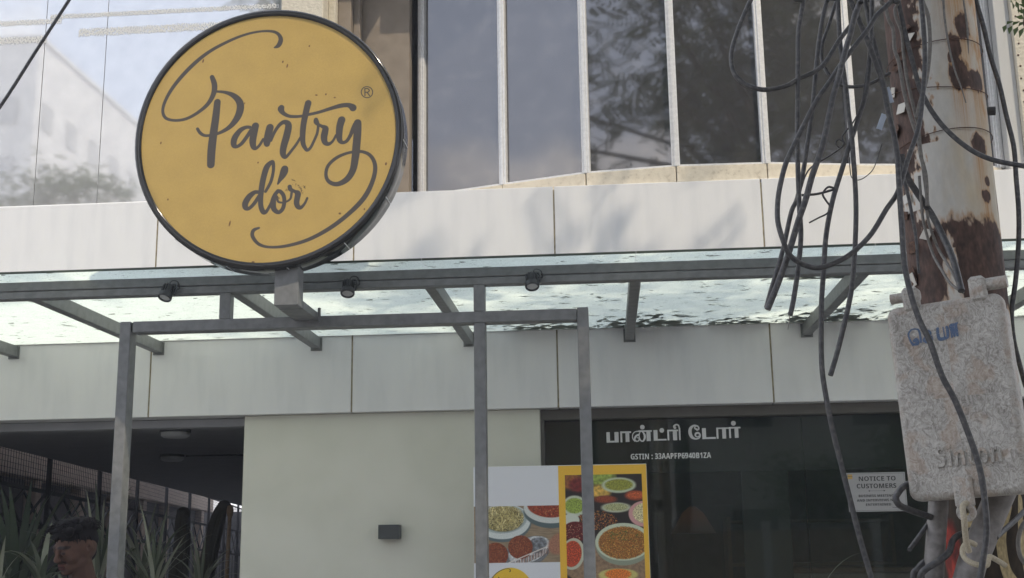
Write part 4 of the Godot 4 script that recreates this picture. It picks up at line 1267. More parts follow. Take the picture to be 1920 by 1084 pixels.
	# bent rod through the hasp
	var k := tag(obj("shackle_rod", tube([Vector3(0.562, 1.689, -1.930), Vector3(0.555, 1.703, -1.922), Vector3(0.545, 1.698, -1.913), Vector3(0.543, 1.678, -1.905), Vector3(0.545, 1.662, -1.913), Vector3(0.548, 1.644, -1.922), Vector3(0.553, 1.630, -1.930)], 0.0047, -1, 6, 10), M["cream rope"]), "cream bent rod hooked through the switch box hasp", "rod")
	tag(obj("tie_cord", tube([Vector3(0.574, 1.640, -1.965), Vector3(0.561, 1.645, -1.958), Vector3(0.551, 1.637, -1.951), Vector3(0.547, 1.627, -1.944), Vector3(0.550, 1.618, -1.937), Vector3(0.561, 1.611, -1.930), Vector3(0.578, 1.609, -1.934), Vector3(0.583, 1.617, -1.938), Vector3(0.587, 1.622, -1.942), Vector3(0.599, 1.616, -1.946), Vector3(0.612, 1.608, -1.950)], 0.0042, -1, 6, 10), M["cream rope"]), "cream cord knotted round the slanting pipe below the box", "cord")

func rounded_lid(hw: float, hh: float, depth: float, r: float) -> ArrayMesh:
	var st := begin()
	var rings := []
	var prof := [[0.0, 0.0], [0.0045, -0.0012], [0.0085, -0.006], [0.010, -0.012], [0.010, -depth]]   # how far outwards, how far back
	for q in prof:
		var ring := []
		var inset: float = 0.010 - q[0]
		for cnr in 4:
			var sx := 1.0 if cnr in [0, 3] else -1.0
			var sy := 1.0 if cnr < 2 else -1.0
			for k in 6:
				var a := PI / 2 * (cnr + k / 5.0)
				ring.append(Vector3(sx * (hw - inset - r), sy * (hh - inset - r), q[1]) + Vector3(cos(a), sin(a), 0) * r)
		rings.append(ring)
	st.set_smooth_group(1)
	var n: int = rings[0].size()
	for i in rings.size() - 1:
		for k in n:
			var l := (k + 1) % n
			quad(st, rings[i][k], rings[i][l], rings[i + 1][l], rings[i + 1][k], (rings[i + 1][k] + rings[i + 1][l]) * Vector3(1, 1, 0) + Vector3(0, 0, 0.05))
	st.set_smooth_group(2)
	for k in n:
		tri(st, Vector3.ZERO, rings[0][k], rings[0][(k + 1) % n], Vector3.BACK)
		tri(st, Vector3(0, 0, -depth), rings[-1][k], rings[-1][(k + 1) % n], Vector3.FORWARD)
	return done(st)

# ---------------------------------------------------------------- cables
func cable(label: String, pts: Array, r: float, thin_end := -1.0, material := "black cable") -> void:
	tag(obj("cable", tube(pts, r * 0.86, thin_end, 5, 9), M[material]), label, "cable", "loose cables hanging from the pole")

func make_cables() -> void:
	var top := Vector3(0.60, 3.05, -2.05)   # where the bundle is strapped to the pole, above the picture
	cable("black cable in the widest open loop, left of all others, across the window mullion", [top + Vector3(-0.1, 0, 0.03)] + [Vector3(0.308, 2.632, -1.950), Vector3(0.274, 2.569, -1.942), Vector3(0.248, 2.510, -1.935), Vector3(0.234, 2.465, -1.927), Vector3(0.235, 2.429, -1.919), Vector3(0.250, 2.405, -1.912), Vector3(0.278, 2.389, -1.904), Vector3(0.315, 2.394, -1.908), Vector3(0.344, 2.413, -1.923), Vector3(0.386, 2.439, -1.938), Vector3(0.421, 2.491, -1.954), Vector3(0.452, 2.533, -1.969), Vector3(0.468, 2.569, -1.985), Vector3(0.493, 2.637, -2.000)], 0.0048)
	cable("straight vertical black cable ending with a bare strand over the canopy glass", [top] + [Vector3(0.366, 2.598, -1.930), Vector3(0.361, 2.557, -1.927), Vector3(0.349, 2.502, -1.924), Vector3(0.344, 2.446, -1.921), Vector3(0.336, 2.343, -1.918), Vector3(0.331, 2.267, -1.915), Vector3(0.328, 2.188, -1.912), Vector3(0.327, 2.138, -1.909), Vector3(0.319, 2.084, -1.906), Vector3(0.307, 2.028, -1.903), Vector3(0.300, 2.004, -1.900)], 0.0047, 0.0042)
	tag(obj("copper_strand", tube([Vector3(0.300, 2.006, -1.900), Vector3(0.297, 1.991, -1.900), Vector3(0.295, 1.980, -1.900)], 0.0009, 0.0005, 4, 6), M["grey cable"]), "short bare strand at the tip of the straight vertical cable", "wire")
	cable("black cable left of the bright mullion, ending in a folded tip below the beam", [top] + [Vector3(0.427, 2.615, -1.970), Vector3(0.409, 2.572, -1.966), Vector3(0.397, 2.532, -1.963), Vector3(0.387, 2.485, -1.959), Vector3(0.380, 2.446, -1.956), Vector3(0.373, 2.402, -1.952), Vector3(0.366, 2.360, -1.949), Vector3(0.354, 2.304, -1.945), Vector3(0.344, 2.258, -1.941), Vector3(0.330, 2.208, -1.938), Vector3(0.318, 2.183, -1.934), Vector3(0.303, 2.129, -1.931), Vector3(0.294, 2.101, -1.927), Vector3(0.274, 2.045, -1.924), Vector3(0.266, 2.021, -1.920)], 0.0046)
	cable("thin black cable in a small loop that bends back to the pole behind the mullion", [top] + [Vector3(0.452, 2.628, -2.020), Vector3(0.436, 2.595, -2.014), Vector3(0.416, 2.541, -2.008), Vector3(0.403, 2.509, -2.002), Vector3(0.398, 2.479, -1.995), Vector3(0.400, 2.459, -1.989), Vector3(0.407, 2.440, -1.983), Vector3(0.418, 2.430, -1.989), Vector3(0.433, 2.430, -2.008), Vector3(0.456, 2.434, -2.026), Vector3(0.479, 2.443, -2.045), Vector3(0.496, 2.454, -2.063), Vector3(0.518, 2.470, -2.082), Vector3(0.539, 2.486, -2.100)], 0.0038)
	cable("thickest black cable crossing the mullion diagonally to the folded tip", [top] + [Vector3(0.461, 2.578, -1.900), Vector3(0.451, 2.539, -1.899), Vector3(0.438, 2.510, -1.897), Vector3(0.428, 2.476, -1.896), Vector3(0.416, 2.442, -1.895), Vector3(0.403, 2.400, -1.893), Vector3(0.392, 2.369, -1.892), Vector3(0.383, 2.335, -1.891), Vector3(0.367, 2.279, -1.889), Vector3(0.348, 2.231, -1.888), Vector3(0.334, 2.189, -1.887), Vector3(0.320, 2.154, -1.885), Vector3(0.303, 2.106, -1.884), Vector3(0.285, 2.061, -1.883), Vector3(0.269, 2.025, -1.881), Vector3(0.262, 2.010, -1.880)], 0.0058, 0.0052)
	cable("long black cable loop dipping across the beam and back up the pole", [top + Vector3(0.12, 0, 0.05)] + [Vector3(0.541, 2.594, -1.940), Vector3(0.512, 2.553, -1.934), Vector3(0.482, 2.523, -1.929), Vector3(0.465, 2.497, -1.923), Vector3(0.440, 2.466, -1.918), Vector3(0.415, 2.434, -1.912), Vector3(0.388, 2.395, -1.907), Vector3(0.370, 2.370, -1.901), Vector3(0.351, 2.338, -1.896), Vector3(0.322, 2.284, -1.890), Vector3(0.307, 2.254, -1.885), Vector3(0.296, 2.221, -1.879), Vector3(0.288, 2.187, -1.874), Vector3(0.285, 2.151, -1.868), Vector3(0.290, 2.120, -1.863), Vector3(0.299, 2.096, -1.866), Vector3(0.318, 2.083, -1.878), Vector3(0.345, 2.077, -1.889), Vector3(0.376, 2.087, -1.901), Vector3(0.408, 2.106, -1.913), Vector3(0.442, 2.138, -1.924), Vector3(0.473, 2.183, -1.936), Vector3(0.497, 2.216, -1.948), Vector3(0.523, 2.280, -1.960), Vector3(0.546, 2.333, -1.971), Vector3(0.562, 2.398, -1.983), Vector3(0.575, 2.472, -1.995), Vector3(0.581, 2.548, -2.007), Vector3(0.584, 2.590, -2.018), Vector3(0.588, 2.657, -2.030)], 0.0050)
	cable("black cable hanging over the bright mullion and ending above the shop header", [top] + [Vector3(0.436, 2.625, -1.990), Vector3(0.432, 2.582, -1.985), Vector3(0.429, 2.498, -1.981), Vector3(0.431, 2.426, -1.976), Vector3(0.432, 2.363, -1.972), Vector3(0.433, 2.330, -1.967), Vector3(0.432, 2.278, -1.962), Vector3(0.430, 2.213, -1.958), Vector3(0.425, 2.158, -1.953), Vector3(0.416, 2.092, -1.948), Vector3(0.406, 2.041, -1.944), Vector3(0.390, 1.988, -1.939), Vector3(0.375, 1.943, -1.935), Vector3(0.362, 1.909, -1.930)], 0.0047, 0.0043)
	cable("longest black cable, running down past the notice sign out of view", [top] + [Vector3(0.506, 2.646, -2.040), Vector3(0.501, 2.599, -2.029), Vector3(0.495, 2.553, -2.017), Vector3(0.483, 2.477, -2.006), Vector3(0.470, 2.414, -1.994), Vector3(0.453, 2.366, -1.983), Vector3(0.430, 2.311, -1.971), Vector3(0.413, 2.267, -1.960), Vector3(0.390, 2.206, -1.949), Vector3(0.373, 2.144, -1.937), Vector3(0.363, 2.084, -1.926), Vector3(0.354, 2.024, -1.919), Vector3(0.349, 1.963, -1.917), Vector3(0.347, 1.915, -1.915), Vector3(0.350, 1.871, -1.913), Vector3(0.356, 1.820, -1.911), Vector3(0.366, 1.761, -1.910), Vector3(0.376, 1.703, -1.908), Vector3(0.386, 1.645, -1.906), Vector3(0.398, 1.585, -1.904), Vector3(0.415, 1.464, -1.902), Vector3(0.403, 1.134, -1.900)], 0.0050)
	cable("thick black cable lying along the pole's left flank with a tapered tip", [top] + [Vector3(0.488, 2.652, -2.050), Vector3(0.494, 2.609, -2.049), Vector3(0.499, 2.555, -2.048), Vector3(0.506, 2.503, -2.047), Vector3(0.514, 2.445, -2.047), Vector3(0.518, 2.404, -2.046), Vector3(0.523, 2.346, -2.045), Vector3(0.531, 2.284, -2.044), Vector3(0.538, 2.237, -2.043), Vector3(0.543, 2.185, -2.042), Vector3(0.545, 2.153, -2.042), Vector3(0.544, 2.117, -2.041), Vector3(0.544, 2.096, -2.040)], 0.0060, 0.0022)
	cable("black cable down the pole's left edge, across the switch box face and below", [Vector3(0.453, 2.598, -2.000), Vector3(0.466, 2.555, -1.998), Vector3(0.480, 2.503, -1.995), Vector3(0.489, 2.466, -1.993), Vector3(0.498, 2.426, -1.991), Vector3(0.501, 2.369, -1.982), Vector3(0.503, 2.326, -1.968), Vector3(0.503, 2.280, -1.955), Vector3(0.498, 2.223, -1.941), Vector3(0.493, 2.147, -1.927), Vector3(0.489, 2.087, -1.915), Vector3(0.491, 2.037, -1.902), Vector3(0.498, 1.989, -1.890), Vector3(0.508, 1.951, -1.877), Vector3(0.520, 1.897, -1.872), Vector3(0.536, 1.856, -1.869), Vector3(0.552, 1.797, -1.865), Vector3(0.561, 1.749, -1.862), Vector3(0.563, 1.698, -1.861), Vector3(0.561, 1.653, -1.863), Vector3(0.547, 1.592, -1.865), Vector3(0.522, 1.467, -1.868), Vector3(0.478, 1.142, -1.870)], 0.0055)
	cable("black cable right of the pole, hanging past the screwed cream wall and behind the box", [top + Vector3(0.1, 0, -0.1)] + [Vector3(0.736, 2.714, -2.200), Vector3(0.738, 2.666, -2.194), Vector3(0.745, 2.608, -2.188), Vector3(0.750, 2.545, -2.182), Vector3(0.759, 2.483, -2.176), Vector3(0.764, 2.418, -2.171), Vector3(0.768, 2.370, -2.165), Vector3(0.767, 2.337, -2.159), Vector3(0.763, 2.297, -2.153), Vector3(0.761, 2.230, -2.153), Vector3(0.756, 2.166, -2.159), Vector3(0.746, 2.101, -2.165), Vector3(0.736, 2.048, -2.171), Vector3(0.736, 2.003, -2.176), Vector3(0.742, 1.968, -2.182), Vector3(0.752, 1.919, -2.188), Vector3(0.767, 1.843, -2.194), Vector3(0.754, 1.657, -2.200)], 0.0052)
	cable("black cable curving off the pole's right side and out over the fascia", [top] + [Vector3(0.563, 2.668, -2.090), Vector3(0.563, 2.624, -2.087), Vector3(0.569, 2.558, -2.084), Vector3(0.577, 2.499, -2.081), Vector3(0.584, 2.449, -2.078), Vector3(0.591, 2.425, -2.075), Vector3(0.600, 2.400, -2.072), Vector3(0.616, 2.367, -2.065), Vector3(0.637, 2.335, -2.054), Vector3(0.660, 2.309, -2.043), Vector3(0.685, 2.291, -2.032), Vector3(0.714, 2.279, -2.022), Vector3(0.745, 2.269, -2.011), Vector3(0.836, 2.254, -2.000)], 0.0052)
	cable("pale grey cable running down the middle of the pole's white paint", [top] + [Vector3(0.602, 2.663, -2.085), Vector3(0.606, 2.620, -2.085), Vector3(0.613, 2.590, -2.085), Vector3(0.613, 2.547, -2.085), Vector3(0.608, 2.504, -2.085), Vector3(0.598, 2.459, -2.085), Vector3(0.584, 2.420, -2.085), Vector3(0.576, 2.392, -2.085)], 0.0042, -1, "grey cable")
	cable("flat pale strap peeling off the orange stained paint", [top + Vector3(0.05, 0, 0.01)] + [Vector3(0.647, 2.666, -2.095), Vector3(0.646, 2.623, -2.094), Vector3(0.645, 2.584, -2.093), Vector3(0.648, 2.528, -2.093), Vector3(0.654, 2.482, -2.092), Vector3(0.661, 2.452, -2.091), Vector3(0.667, 2.419, -2.090)], 0.0036, 0.001, "grey cable")
	cable("grey cable down the pole's right edge, left one of a pair", [top + Vector3(0.09, 0, -0.04)] + [Vector3(0.691, 2.681, -2.130), Vector3(0.693, 2.637, -2.130), Vector3(0.695, 2.584, -2.130), Vector3(0.691, 2.519, -2.130), Vector3(0.689, 2.462, -2.130), Vector3(0.688, 2.411, -2.130), Vector3(0.684, 2.354, -2.130)], 0.0030, -1, "grey cable")
	cable("grey cable down the pole's right edge, right one of a pair", [top + Vector3(0.1, 0, -0.05)] + [Vector3(0.710, 2.690, -2.150), Vector3(0.710, 2.646, -2.150), Vector3(0.709, 2.587, -2.150), Vector3(0.708, 2.527, -2.150), Vector3(0.708, 2.464, -2.150), Vector3(0.708, 2.411, -2.150), Vector3(0.706, 2.345, -2.150), Vector3(0.706, 2.299, -2.150)], 0.0034, -1, "grey cable")
	cable("grey cable winding down the rusty left flank to the girdle of rust", [top] + [Vector3(0.533, 2.659, -2.070), Vector3(0.535, 2.607, -2.072), Vector3(0.539, 2.580, -2.073), Vector3(0.546, 2.561, -2.075), Vector3(0.546, 2.524, -2.077), Vector3(0.552, 2.496, -2.078), Vector3(0.556, 2.448, -2.080), Vector3(0.563, 2.405, -2.082), Vector3(0.569, 2.378, -2.083), Vector3(0.576, 2.350, -2.085), Vector3(0.578, 2.321, -2.087), Vector3(0.584, 2.284, -2.088), Vector3(0.582, 2.229, -2.090)], 0.0040, -1, "grey cable")
	cable("second grey cable on the rusty flank, hugging the first", [top] + [Vector3(0.568, 2.663, -2.080), Vector3(0.554, 2.601, -2.082), Vector3(0.563, 2.559, -2.084), Vector3(0.564, 2.518, -2.087), Vector3(0.567, 2.467, -2.089), Vector3(0.574, 2.416, -2.091), Vector3(0.580, 2.376, -2.093), Vector3(0.581, 2.335, -2.096), Vector3(0.584, 2.287, -2.098), Vector3(0.587, 2.218, -2.100)], 0.0036, -1, "grey cable")
	cable("thick dark cable slanting over the rust girdle into the box top", [Vector3(0.545, 2.326, -2.090), Vector3(0.552, 2.287, -2.093), Vector3(0.571, 2.251, -2.097), Vector3(0.593, 2.212, -2.100), Vector3(0.601, 2.157, -2.067), Vector3(0.602, 2.112, -2.033), Vector3(0.600, 2.055, -2.000)], 0.0068)
	cable("thin pale cable bending over the rust to the right hinge", [Vector3(0.573, 2.285, -2.090), Vector3(0.573, 2.226, -2.093), Vector3(0.576, 2.195, -2.097), Vector3(0.587, 2.144, -2.100), Vector3(0.592, 2.108, -2.073), Vector3(0.598, 2.077, -2.047), Vector3(0.609, 2.056, -2.020)], 0.0030, -1, "grey cable")
	cable("thin pale cable beside the thick dark one above the box", [Vector3(0.579, 2.219, -2.085), Vector3(0.584, 2.193, -2.093), Vector3(0.597, 2.153, -2.100), Vector3(0.601, 2.111, -2.060), Vector3(0.603, 2.069, -2.020)], 0.0030, -1, "grey cable")
	cable("black cable bent round the lower left corner of the box", [Vector3(0.492, 1.740, -1.990), Vector3(0.474, 1.733, -1.979), Vector3(0.462, 1.723, -1.967), Vector3(0.455, 1.714, -1.956), Vector3(0.460, 1.704, -1.960), Vector3(0.476, 1.698, -1.980), Vector3(0.497, 1.692, -2.000), Vector3(0.523, 1.685, -2.020)], 0.0062)
	cable("cut black cable stub pointing down left below the box", [Vector3(0.540, 1.692, -2.050), Vector3(0.521, 1.674, -2.033), Vector3(0.499, 1.652, -2.017), Vector3(0.480, 1.634, -2.000)], 0.0042, 0.0036)
	cable("thick black cable twisted over the left pipe", [Vector3(0.616, 1.671, -2.040), Vector3(0.571, 1.657, -2.027), Vector3(0.554, 1.648, -2.015), Vector3(0.542, 1.629, -2.002), Vector3(0.521, 1.615, -1.990), Vector3(0.502, 1.604, -1.992), Vector3(0.494, 1.595, -1.995), Vector3(0.498, 1.584, -1.998), Vector3(0.518, 1.551, -2.000)], 0.0062)
	cable("thick black cable passing behind the left pipe at the bottom", [Vector3(0.533, 1.620, -2.060), Vector3(0.513, 1.614, -2.040), Vector3(0.495, 1.602, -2.020), Vector3(0.487, 1.587, -2.020), Vector3(0.482, 1.493, -2.020)], 0.0062)
	cable("black cable hooked over the pasted bill at the right edge", [Vector3(0.702, 1.697, -2.100), Vector3(0.672, 1.679, -2.067), Vector3(0.643, 1.664, -2.033), Vector3(0.617, 1.651, -2.000)], 0.0050)
	cable("grey looped cable at the lower right edge over the bill", [Vector3(0.697, 1.687, -2.060), Vector3(0.678, 1.670, -2.054), Vector3(0.667, 1.647, -2.048), Vector3(0.665, 1.623, -2.042), Vector3(0.672, 1.605, -2.036), Vector3(0.684, 1.581, -2.030)], 0.0042, -1, "grey cable")
	# thin curled wires
	var g := "thin curled wires among the cables"
	tag(obj("thin_wire", tube([Vector3(0.484, 2.516, -1.980), Vector3(0.472, 2.457, -1.979), Vector3(0.458, 2.389, -1.979), Vector3(0.441, 2.353, -1.978), Vector3(0.420, 2.327, -1.977), Vector3(0.422, 2.312, -1.977), Vector3(0.414, 2.306, -1.976), Vector3(0.407, 2.313, -1.975), Vector3(0.412, 2.320, -1.975), Vector3(0.420, 2.315, -1.974), Vector3(0.417, 2.306, -1.973), Vector3(0.398, 2.293, -1.973), Vector3(0.381, 2.283, -1.972), Vector3(0.361, 2.270, -1.971), Vector3(0.351, 2.255, -1.971), Vector3(0.344, 2.236, -1.970)], 0.0014, -1, 5, 6), M["black cable"]), "thin black wire with a small curl in front of the dark pane", "wire", g)
	tag(obj("thin_wire", tube([Vector3(0.331, 2.202, -1.900), Vector3(0.355, 2.203, -1.900), Vector3(0.377, 2.208, -1.900), Vector3(0.384, 2.211, -1.900), Vector3(0.374, 2.214, -1.900), Vector3(0.365, 2.203, -1.900), Vector3(0.369, 2.192, -1.900), Vector3(0.375, 2.181, -1.900), Vector3(0.370, 2.170, -1.900), Vector3(0.356, 2.163, -1.900), Vector3(0.340, 2.155, -1.900)], 0.0022, 0.0014, 5, 6), M["black cable"]), "short black wire with a hooked end in front of the fascia", "wire", g)
	tag(obj("thin_wire", tube([Vector3(0.503, 2.335, -2.050), Vector3(0.485, 2.291, -2.042), Vector3(0.469, 2.272, -2.033), Vector3(0.452, 2.262, -2.025), Vector3(0.439, 2.264, -2.017), Vector3(0.435, 2.279, -2.008), Vector3(0.434, 2.296, -2.000)], 0.0009, -1, 5, 6), M["black cable"]), "hair thin wire arching under the window ledge beside the pole", "wire", g)
	tag(obj("overhead_cable", tube([Vector3(-2.125, 2.360, -3.200), Vector3(-1.946, 2.783, -3.300), Vector3(-1.839, 3.002, -3.350), Vector3(-1.765, 3.200, -3.400), Vector3(-1.686, 3.406, -3.450), Vector3(-1.453, 3.954, -3.550), Vector3(-0.782, 5.510, -3.800)], 0.0052, -1, 5, 8), M["black cable"]), "taut black overhead cable crossing the pale glazing at the upper left", "cable")

# ---------------------------------------------------------------- planting beside the carport
func blade(length: float, wide: float, bend: float, fold := 0.008) -> ArrayMesh:   # a strap leaf that rises along +y and bends to +z
	var st := begin()
	var n := 9
	var left := []
	var right := []
	var mid := []
	var p := Vector3.ZERO
	var a := 0.0
	for i in n + 1:
		var u := float(i) / n
		var w := wide * pow(sin(PI * clampf(0.12 + 0.88 * u, 0, 1)), 0.7) * (1.0 - 0.5 * u) if i < n else 0.0
		var dir := Vector3(0, cos(a), sin(a))
		var nor := Vector3(0, -sin(a), cos(a))
		mid.append(p)
		left.append(p + Vector3(-w, 0, 0) + nor * w * fold)
		right.append(p + Vector3(w, 0, 0) + nor * w * fold)
		p += dir * length / n
		a += bend / n * (0.4 + 1.2 * u)
	st.set_smooth_group(1)
	for i in n:
		for e in [left, right]:
			quad(st, mid[i], mid[i + 1], e[i + 1], e[i], Vector3(0, 0.2, 1))
	return done(st)

func strap_plant(called: String, label: String, category: String, at: Vector3, count: int, length: float, wide: float, droop: float, mats: Array, group := "", stem := 0.0) -> void:
	var t := thing(called, label, category, at, group)
	if stem > 0:
		obj("stem", tube([Vector3(0, -stem, 0), Vector3(0.03, -stem * 0.5, 0), Vector3(0, 0.05, 0)], 0.035, 0.025), M["bark"], t)
	var shapes := []
	for k in 4: shapes.append(blade(1.0, 1.0, droop * (0.45 + 0.4 * k)))
	for k in count:
		var l := length * rng.randf_range(0.6, 1.1)
		var o := obj("leaf", shapes[k % 4], mats[k % mats.size()], t, Vector3(0, rng.randf_range(-0.05, 0.12) * length, 0))
		var az := TAU * k * 0.381 + rng.randf_range(-0.3, 0.3)
		o.transform.basis = Basis(Vector3.UP, az) * Basis(Vector3.RIGHT, rng.randf_range(0.05, 0.75)) * Basis.from_scale(Vector3(wide * 0.8, l, l))

func make_plants() -> void:
	var leafs := []
	for q in [[Color(0.10, 0.125, 0.085), 0.5], [Color(0.18, 0.205, 0.15), 0.45], [Color(0.34, 0.36, 0.28), 0.5], [Color(0.055, 0.08, 0.05), 0.4]]:
		var m := mat("strap leaf %d" % leafs.size(), q[0], q[1])
		m.backlight_enabled = true
		m.backlight = Color(0.2, 0.24, 0.14)
		leafs.append(m)
	var pw := thing("planter", "low plastered planter holding the strap leaved plants beside the carport", "planter")
	for q in [[Vector3(-6.9, -0.16, -9.42), Vector3(-3.05, 0.95, -9.34)], [Vector3(-6.9, -0.16, -11.3), Vector3(-3.05, 0.95, -11.22)], [Vector3(-3.13, -0.16, -11.219), Vector3(-3.05, 0.949, -9.421)]]:
		obj("wall_slab", box(q[0], q[1], 0.008), M["concrete"], pw)
	obj("soil", box(Vector3(-6.89, 0.80, -11.21), Vector3(-3.14, 0.88, -9.43), 0.0), M["bark"], pw)
	var g := "strap leaved plants in the carport planter"
	strap_plant("broadleaf_plant", "dark broad leaved plant at the far left under the fence", "plant", Vector3(-5.0, 1.30, -10.0), 18, 1.05, 0.055, 0.6, [leafs[3], leafs[0]], g, 0.45)
	strap_plant("broadleaf_plant", "plant with pale curling broad leaves left of the man's hair", "plant", Vector3(-4.72, 1.35, -9.85), 16, 0.62, 0.04, 2.0, [leafs[1], leafs[2], leafs[0]], g, 0.5)
	strap_plant("strap_plant", "tall grey strap leaved plant directly behind the man's head", "plant", Vector3(-4.38, 1.30, -10.2), 22, 0.95, 0.030, 0.7, [leafs[2], leafs[1], leafs[0]], g, 0.45)
	strap_plant("strap_plant", "strap leaved plant just left of the portal's left post", "plant", Vector3(-4.12, 1.36, -10.5), 20, 0.72, 0.026, 1.1, [leafs[1], leafs[2]], g, 0.5)
	strap_plant("strap_plant", "spiky plant just right of the portal's left post", "plant", Vector3(-3.78, 1.30, -9.9), 26, 0.70, 0.026, 0.9, [leafs[2], leafs[1], leafs[0]], g, 0.45)
	strap_plant("strap_plant", "low spreading spiky plant between the portal post and the bare stumps", "plant", Vector3(-3.52, 1.22, -10.3), 22, 0.62, 0.022, 1.3, [leafs[1], leafs[2]], g, 0.4)
	strap_plant("strap_plant", "low strap leaved plant in front of the man's chin", "plant", Vector3(-5.02, 1.18, -9.7), 20, 0.60, 0.035, 1.6, [leafs[0], leafs[2], leafs[3]], g, 0.35)
	strap_plant("strap_plant", "low dark plant at the lower left corner", "plant", Vector3(-4.62, 1.08, -9.75), 20, 0.55, 0.03, 1.4, [leafs[3], leafs[0], leafs[1]], g, 0.3)
	# bare columns and a light pole among them
	var says := ["leaning bare columnar stump nearer the portal post", "second bare columnar stump, right of the first and slightly taller"]
	var st := [[Vector3(-4.30, 0.88, -11.9), 1.14], [Vector3(-4.02, 0.88, -11.9), 1.20]]
	for i in 2:
		var base: Vector3 = st[i][0]
		var h: float = st[i][1]
		var t := thing("bare_stump", says[i], "stump", base, "bare stumps by the fence")
		obj("trunk", tube([Vector3(-0.03, -0.9, 0), Vector3(0, h * 0.4, 0), Vector3(0.03 + 0.04 * i, h * 0.75, 0), Vector3(0.02 + 0.10 * i, h * 0.93, 0), Vector3(0.03 + 0.14 * i, h, 0)], 0.085, 0.06, 5, 12), M["cactus skin"], t)
		obj("crown", lathe([Vector2(0.0, 0.06), Vector2(0.04, 0.05), Vector2(0.066, 0.02), Vector2(0.066, -0.03), Vector2(0.04, -0.06)], 12, Transform3D(Basis(), Vector3(0.03 + 0.14 * i, h, 0))), M["cactus skin"], t)
		for k in 7:
			var a := TAU * k / 7
			obj("rib", tube([Vector3(-0.03 + sin(a) * 0.082, -0.1, cos(a) * 0.082), Vector3(sin(a) * 0.078, h * 0.4, cos(a) * 0.078), Vector3(0.03 + 0.04 * i + sin(a) * 0.07, h * 0.75, cos(a) * 0.07), Vector3(0.02 + 0.1 * i + sin(a) * 0.062, h * 0.93, cos(a) * 0.062)], 0.014, 0.012, 4, 6), M["cactus skin"], t)
	var wp := thing("wooden_pole", "pale wooden pole with a knobbed top standing near the cream pier", "pole", Vector3(-3.66, 0.0, -11.45))
	obj("shaft", tube([Vector3(0.02, -0.16, 0), Vector3(0, 1.0, 0), Vector3(0.015, 1.98, 0)], 0.024, 0.017, 4, 10), M["bare wood"], wp)
	obj("knob", lathe([Vector2(0.0, 0.07), Vector2(0.026, 0.062), Vector2(0.034, 0.02), Vector2(0.03, -0.02), Vector2(0.019, -0.05)], 14, Transform3D(Basis(), Vector3(0.015, 2.0, 0))), M["bare wood"], wp)
	# a long arching leaf in front of the shop glass
	var dr := thing("potted_plant", "potted plant with one long pale leaf arching before the right hand shop glass", "potted plant", Vector3(1.42, 0.0, -8.85))
	obj("pot", lathe([Vector2(0.0, 0.0), Vector2(0.14, 0.0), Vector2(0.19, 0.36), Vector2(0.205, 0.37), Vector2(0.205, 0.40), Vector2(0.175, 0.40), Vector2(0.17, 0.35), Vector2(0.0, 0.34)], 24), M["concrete"], dr)
	obj("stem", tube([Vector3(0, 0.33, 0), Vector3(-0.03, 0.8, 0), Vector3(0.0, 1.15, 0)], 0.018, 0.012), M["bark"], dr)
	var shapes := [blade(1.0, 1.0, 1.3), blade(1.0, 1.0, 1.8)]
	for k in 9:
		var o := obj("leaf", shapes[k % 2], leafs[2] if k == 0 else leafs[k % 2], dr, Vector3(0, 1.1, 0))
		var l := 0.62 if k == 0 else rng.randf_range(0.32, 0.42)
		o.transform.basis = Basis(Vector3.UP, 1.45 if k == 0 else TAU * k * 0.381) * Basis(Vector3.RIGHT, 0.25 if k == 0 else 0.9) * Basis.from_scale(Vector3(0.017, l, l))

# ---------------------------------------------------------------- the man
var bones := []

func field(p: Vector3, list: Array, k: float) -> float:
	var d := 1e9
	for b in list:
		var a: Vector3 = b[0]
		var ab: Vector3 = b[1] - a
		var t := clampf((p - a).dot(ab) / maxf(ab.length_squared(), 1e-9), 0, 1)
		var q: Vector3 = p - (a + ab * t)
		var e := q.length() - lerpf(b[2], b[3], t)
		if b.size() > 4:   # a carved hollow
			var hh := clampf(0.5 - 0.5 * (d + e) / b[4], 0, 1)
			d = lerpf(d, -e, hh) + b[4] * hh * (1 - hh)
			continue
		var h := clampf(0.5 + 0.5 * (e - d) / k, 0, 1)
		d = lerpf(e, d, h) - k * h * (1 - h)
	return d

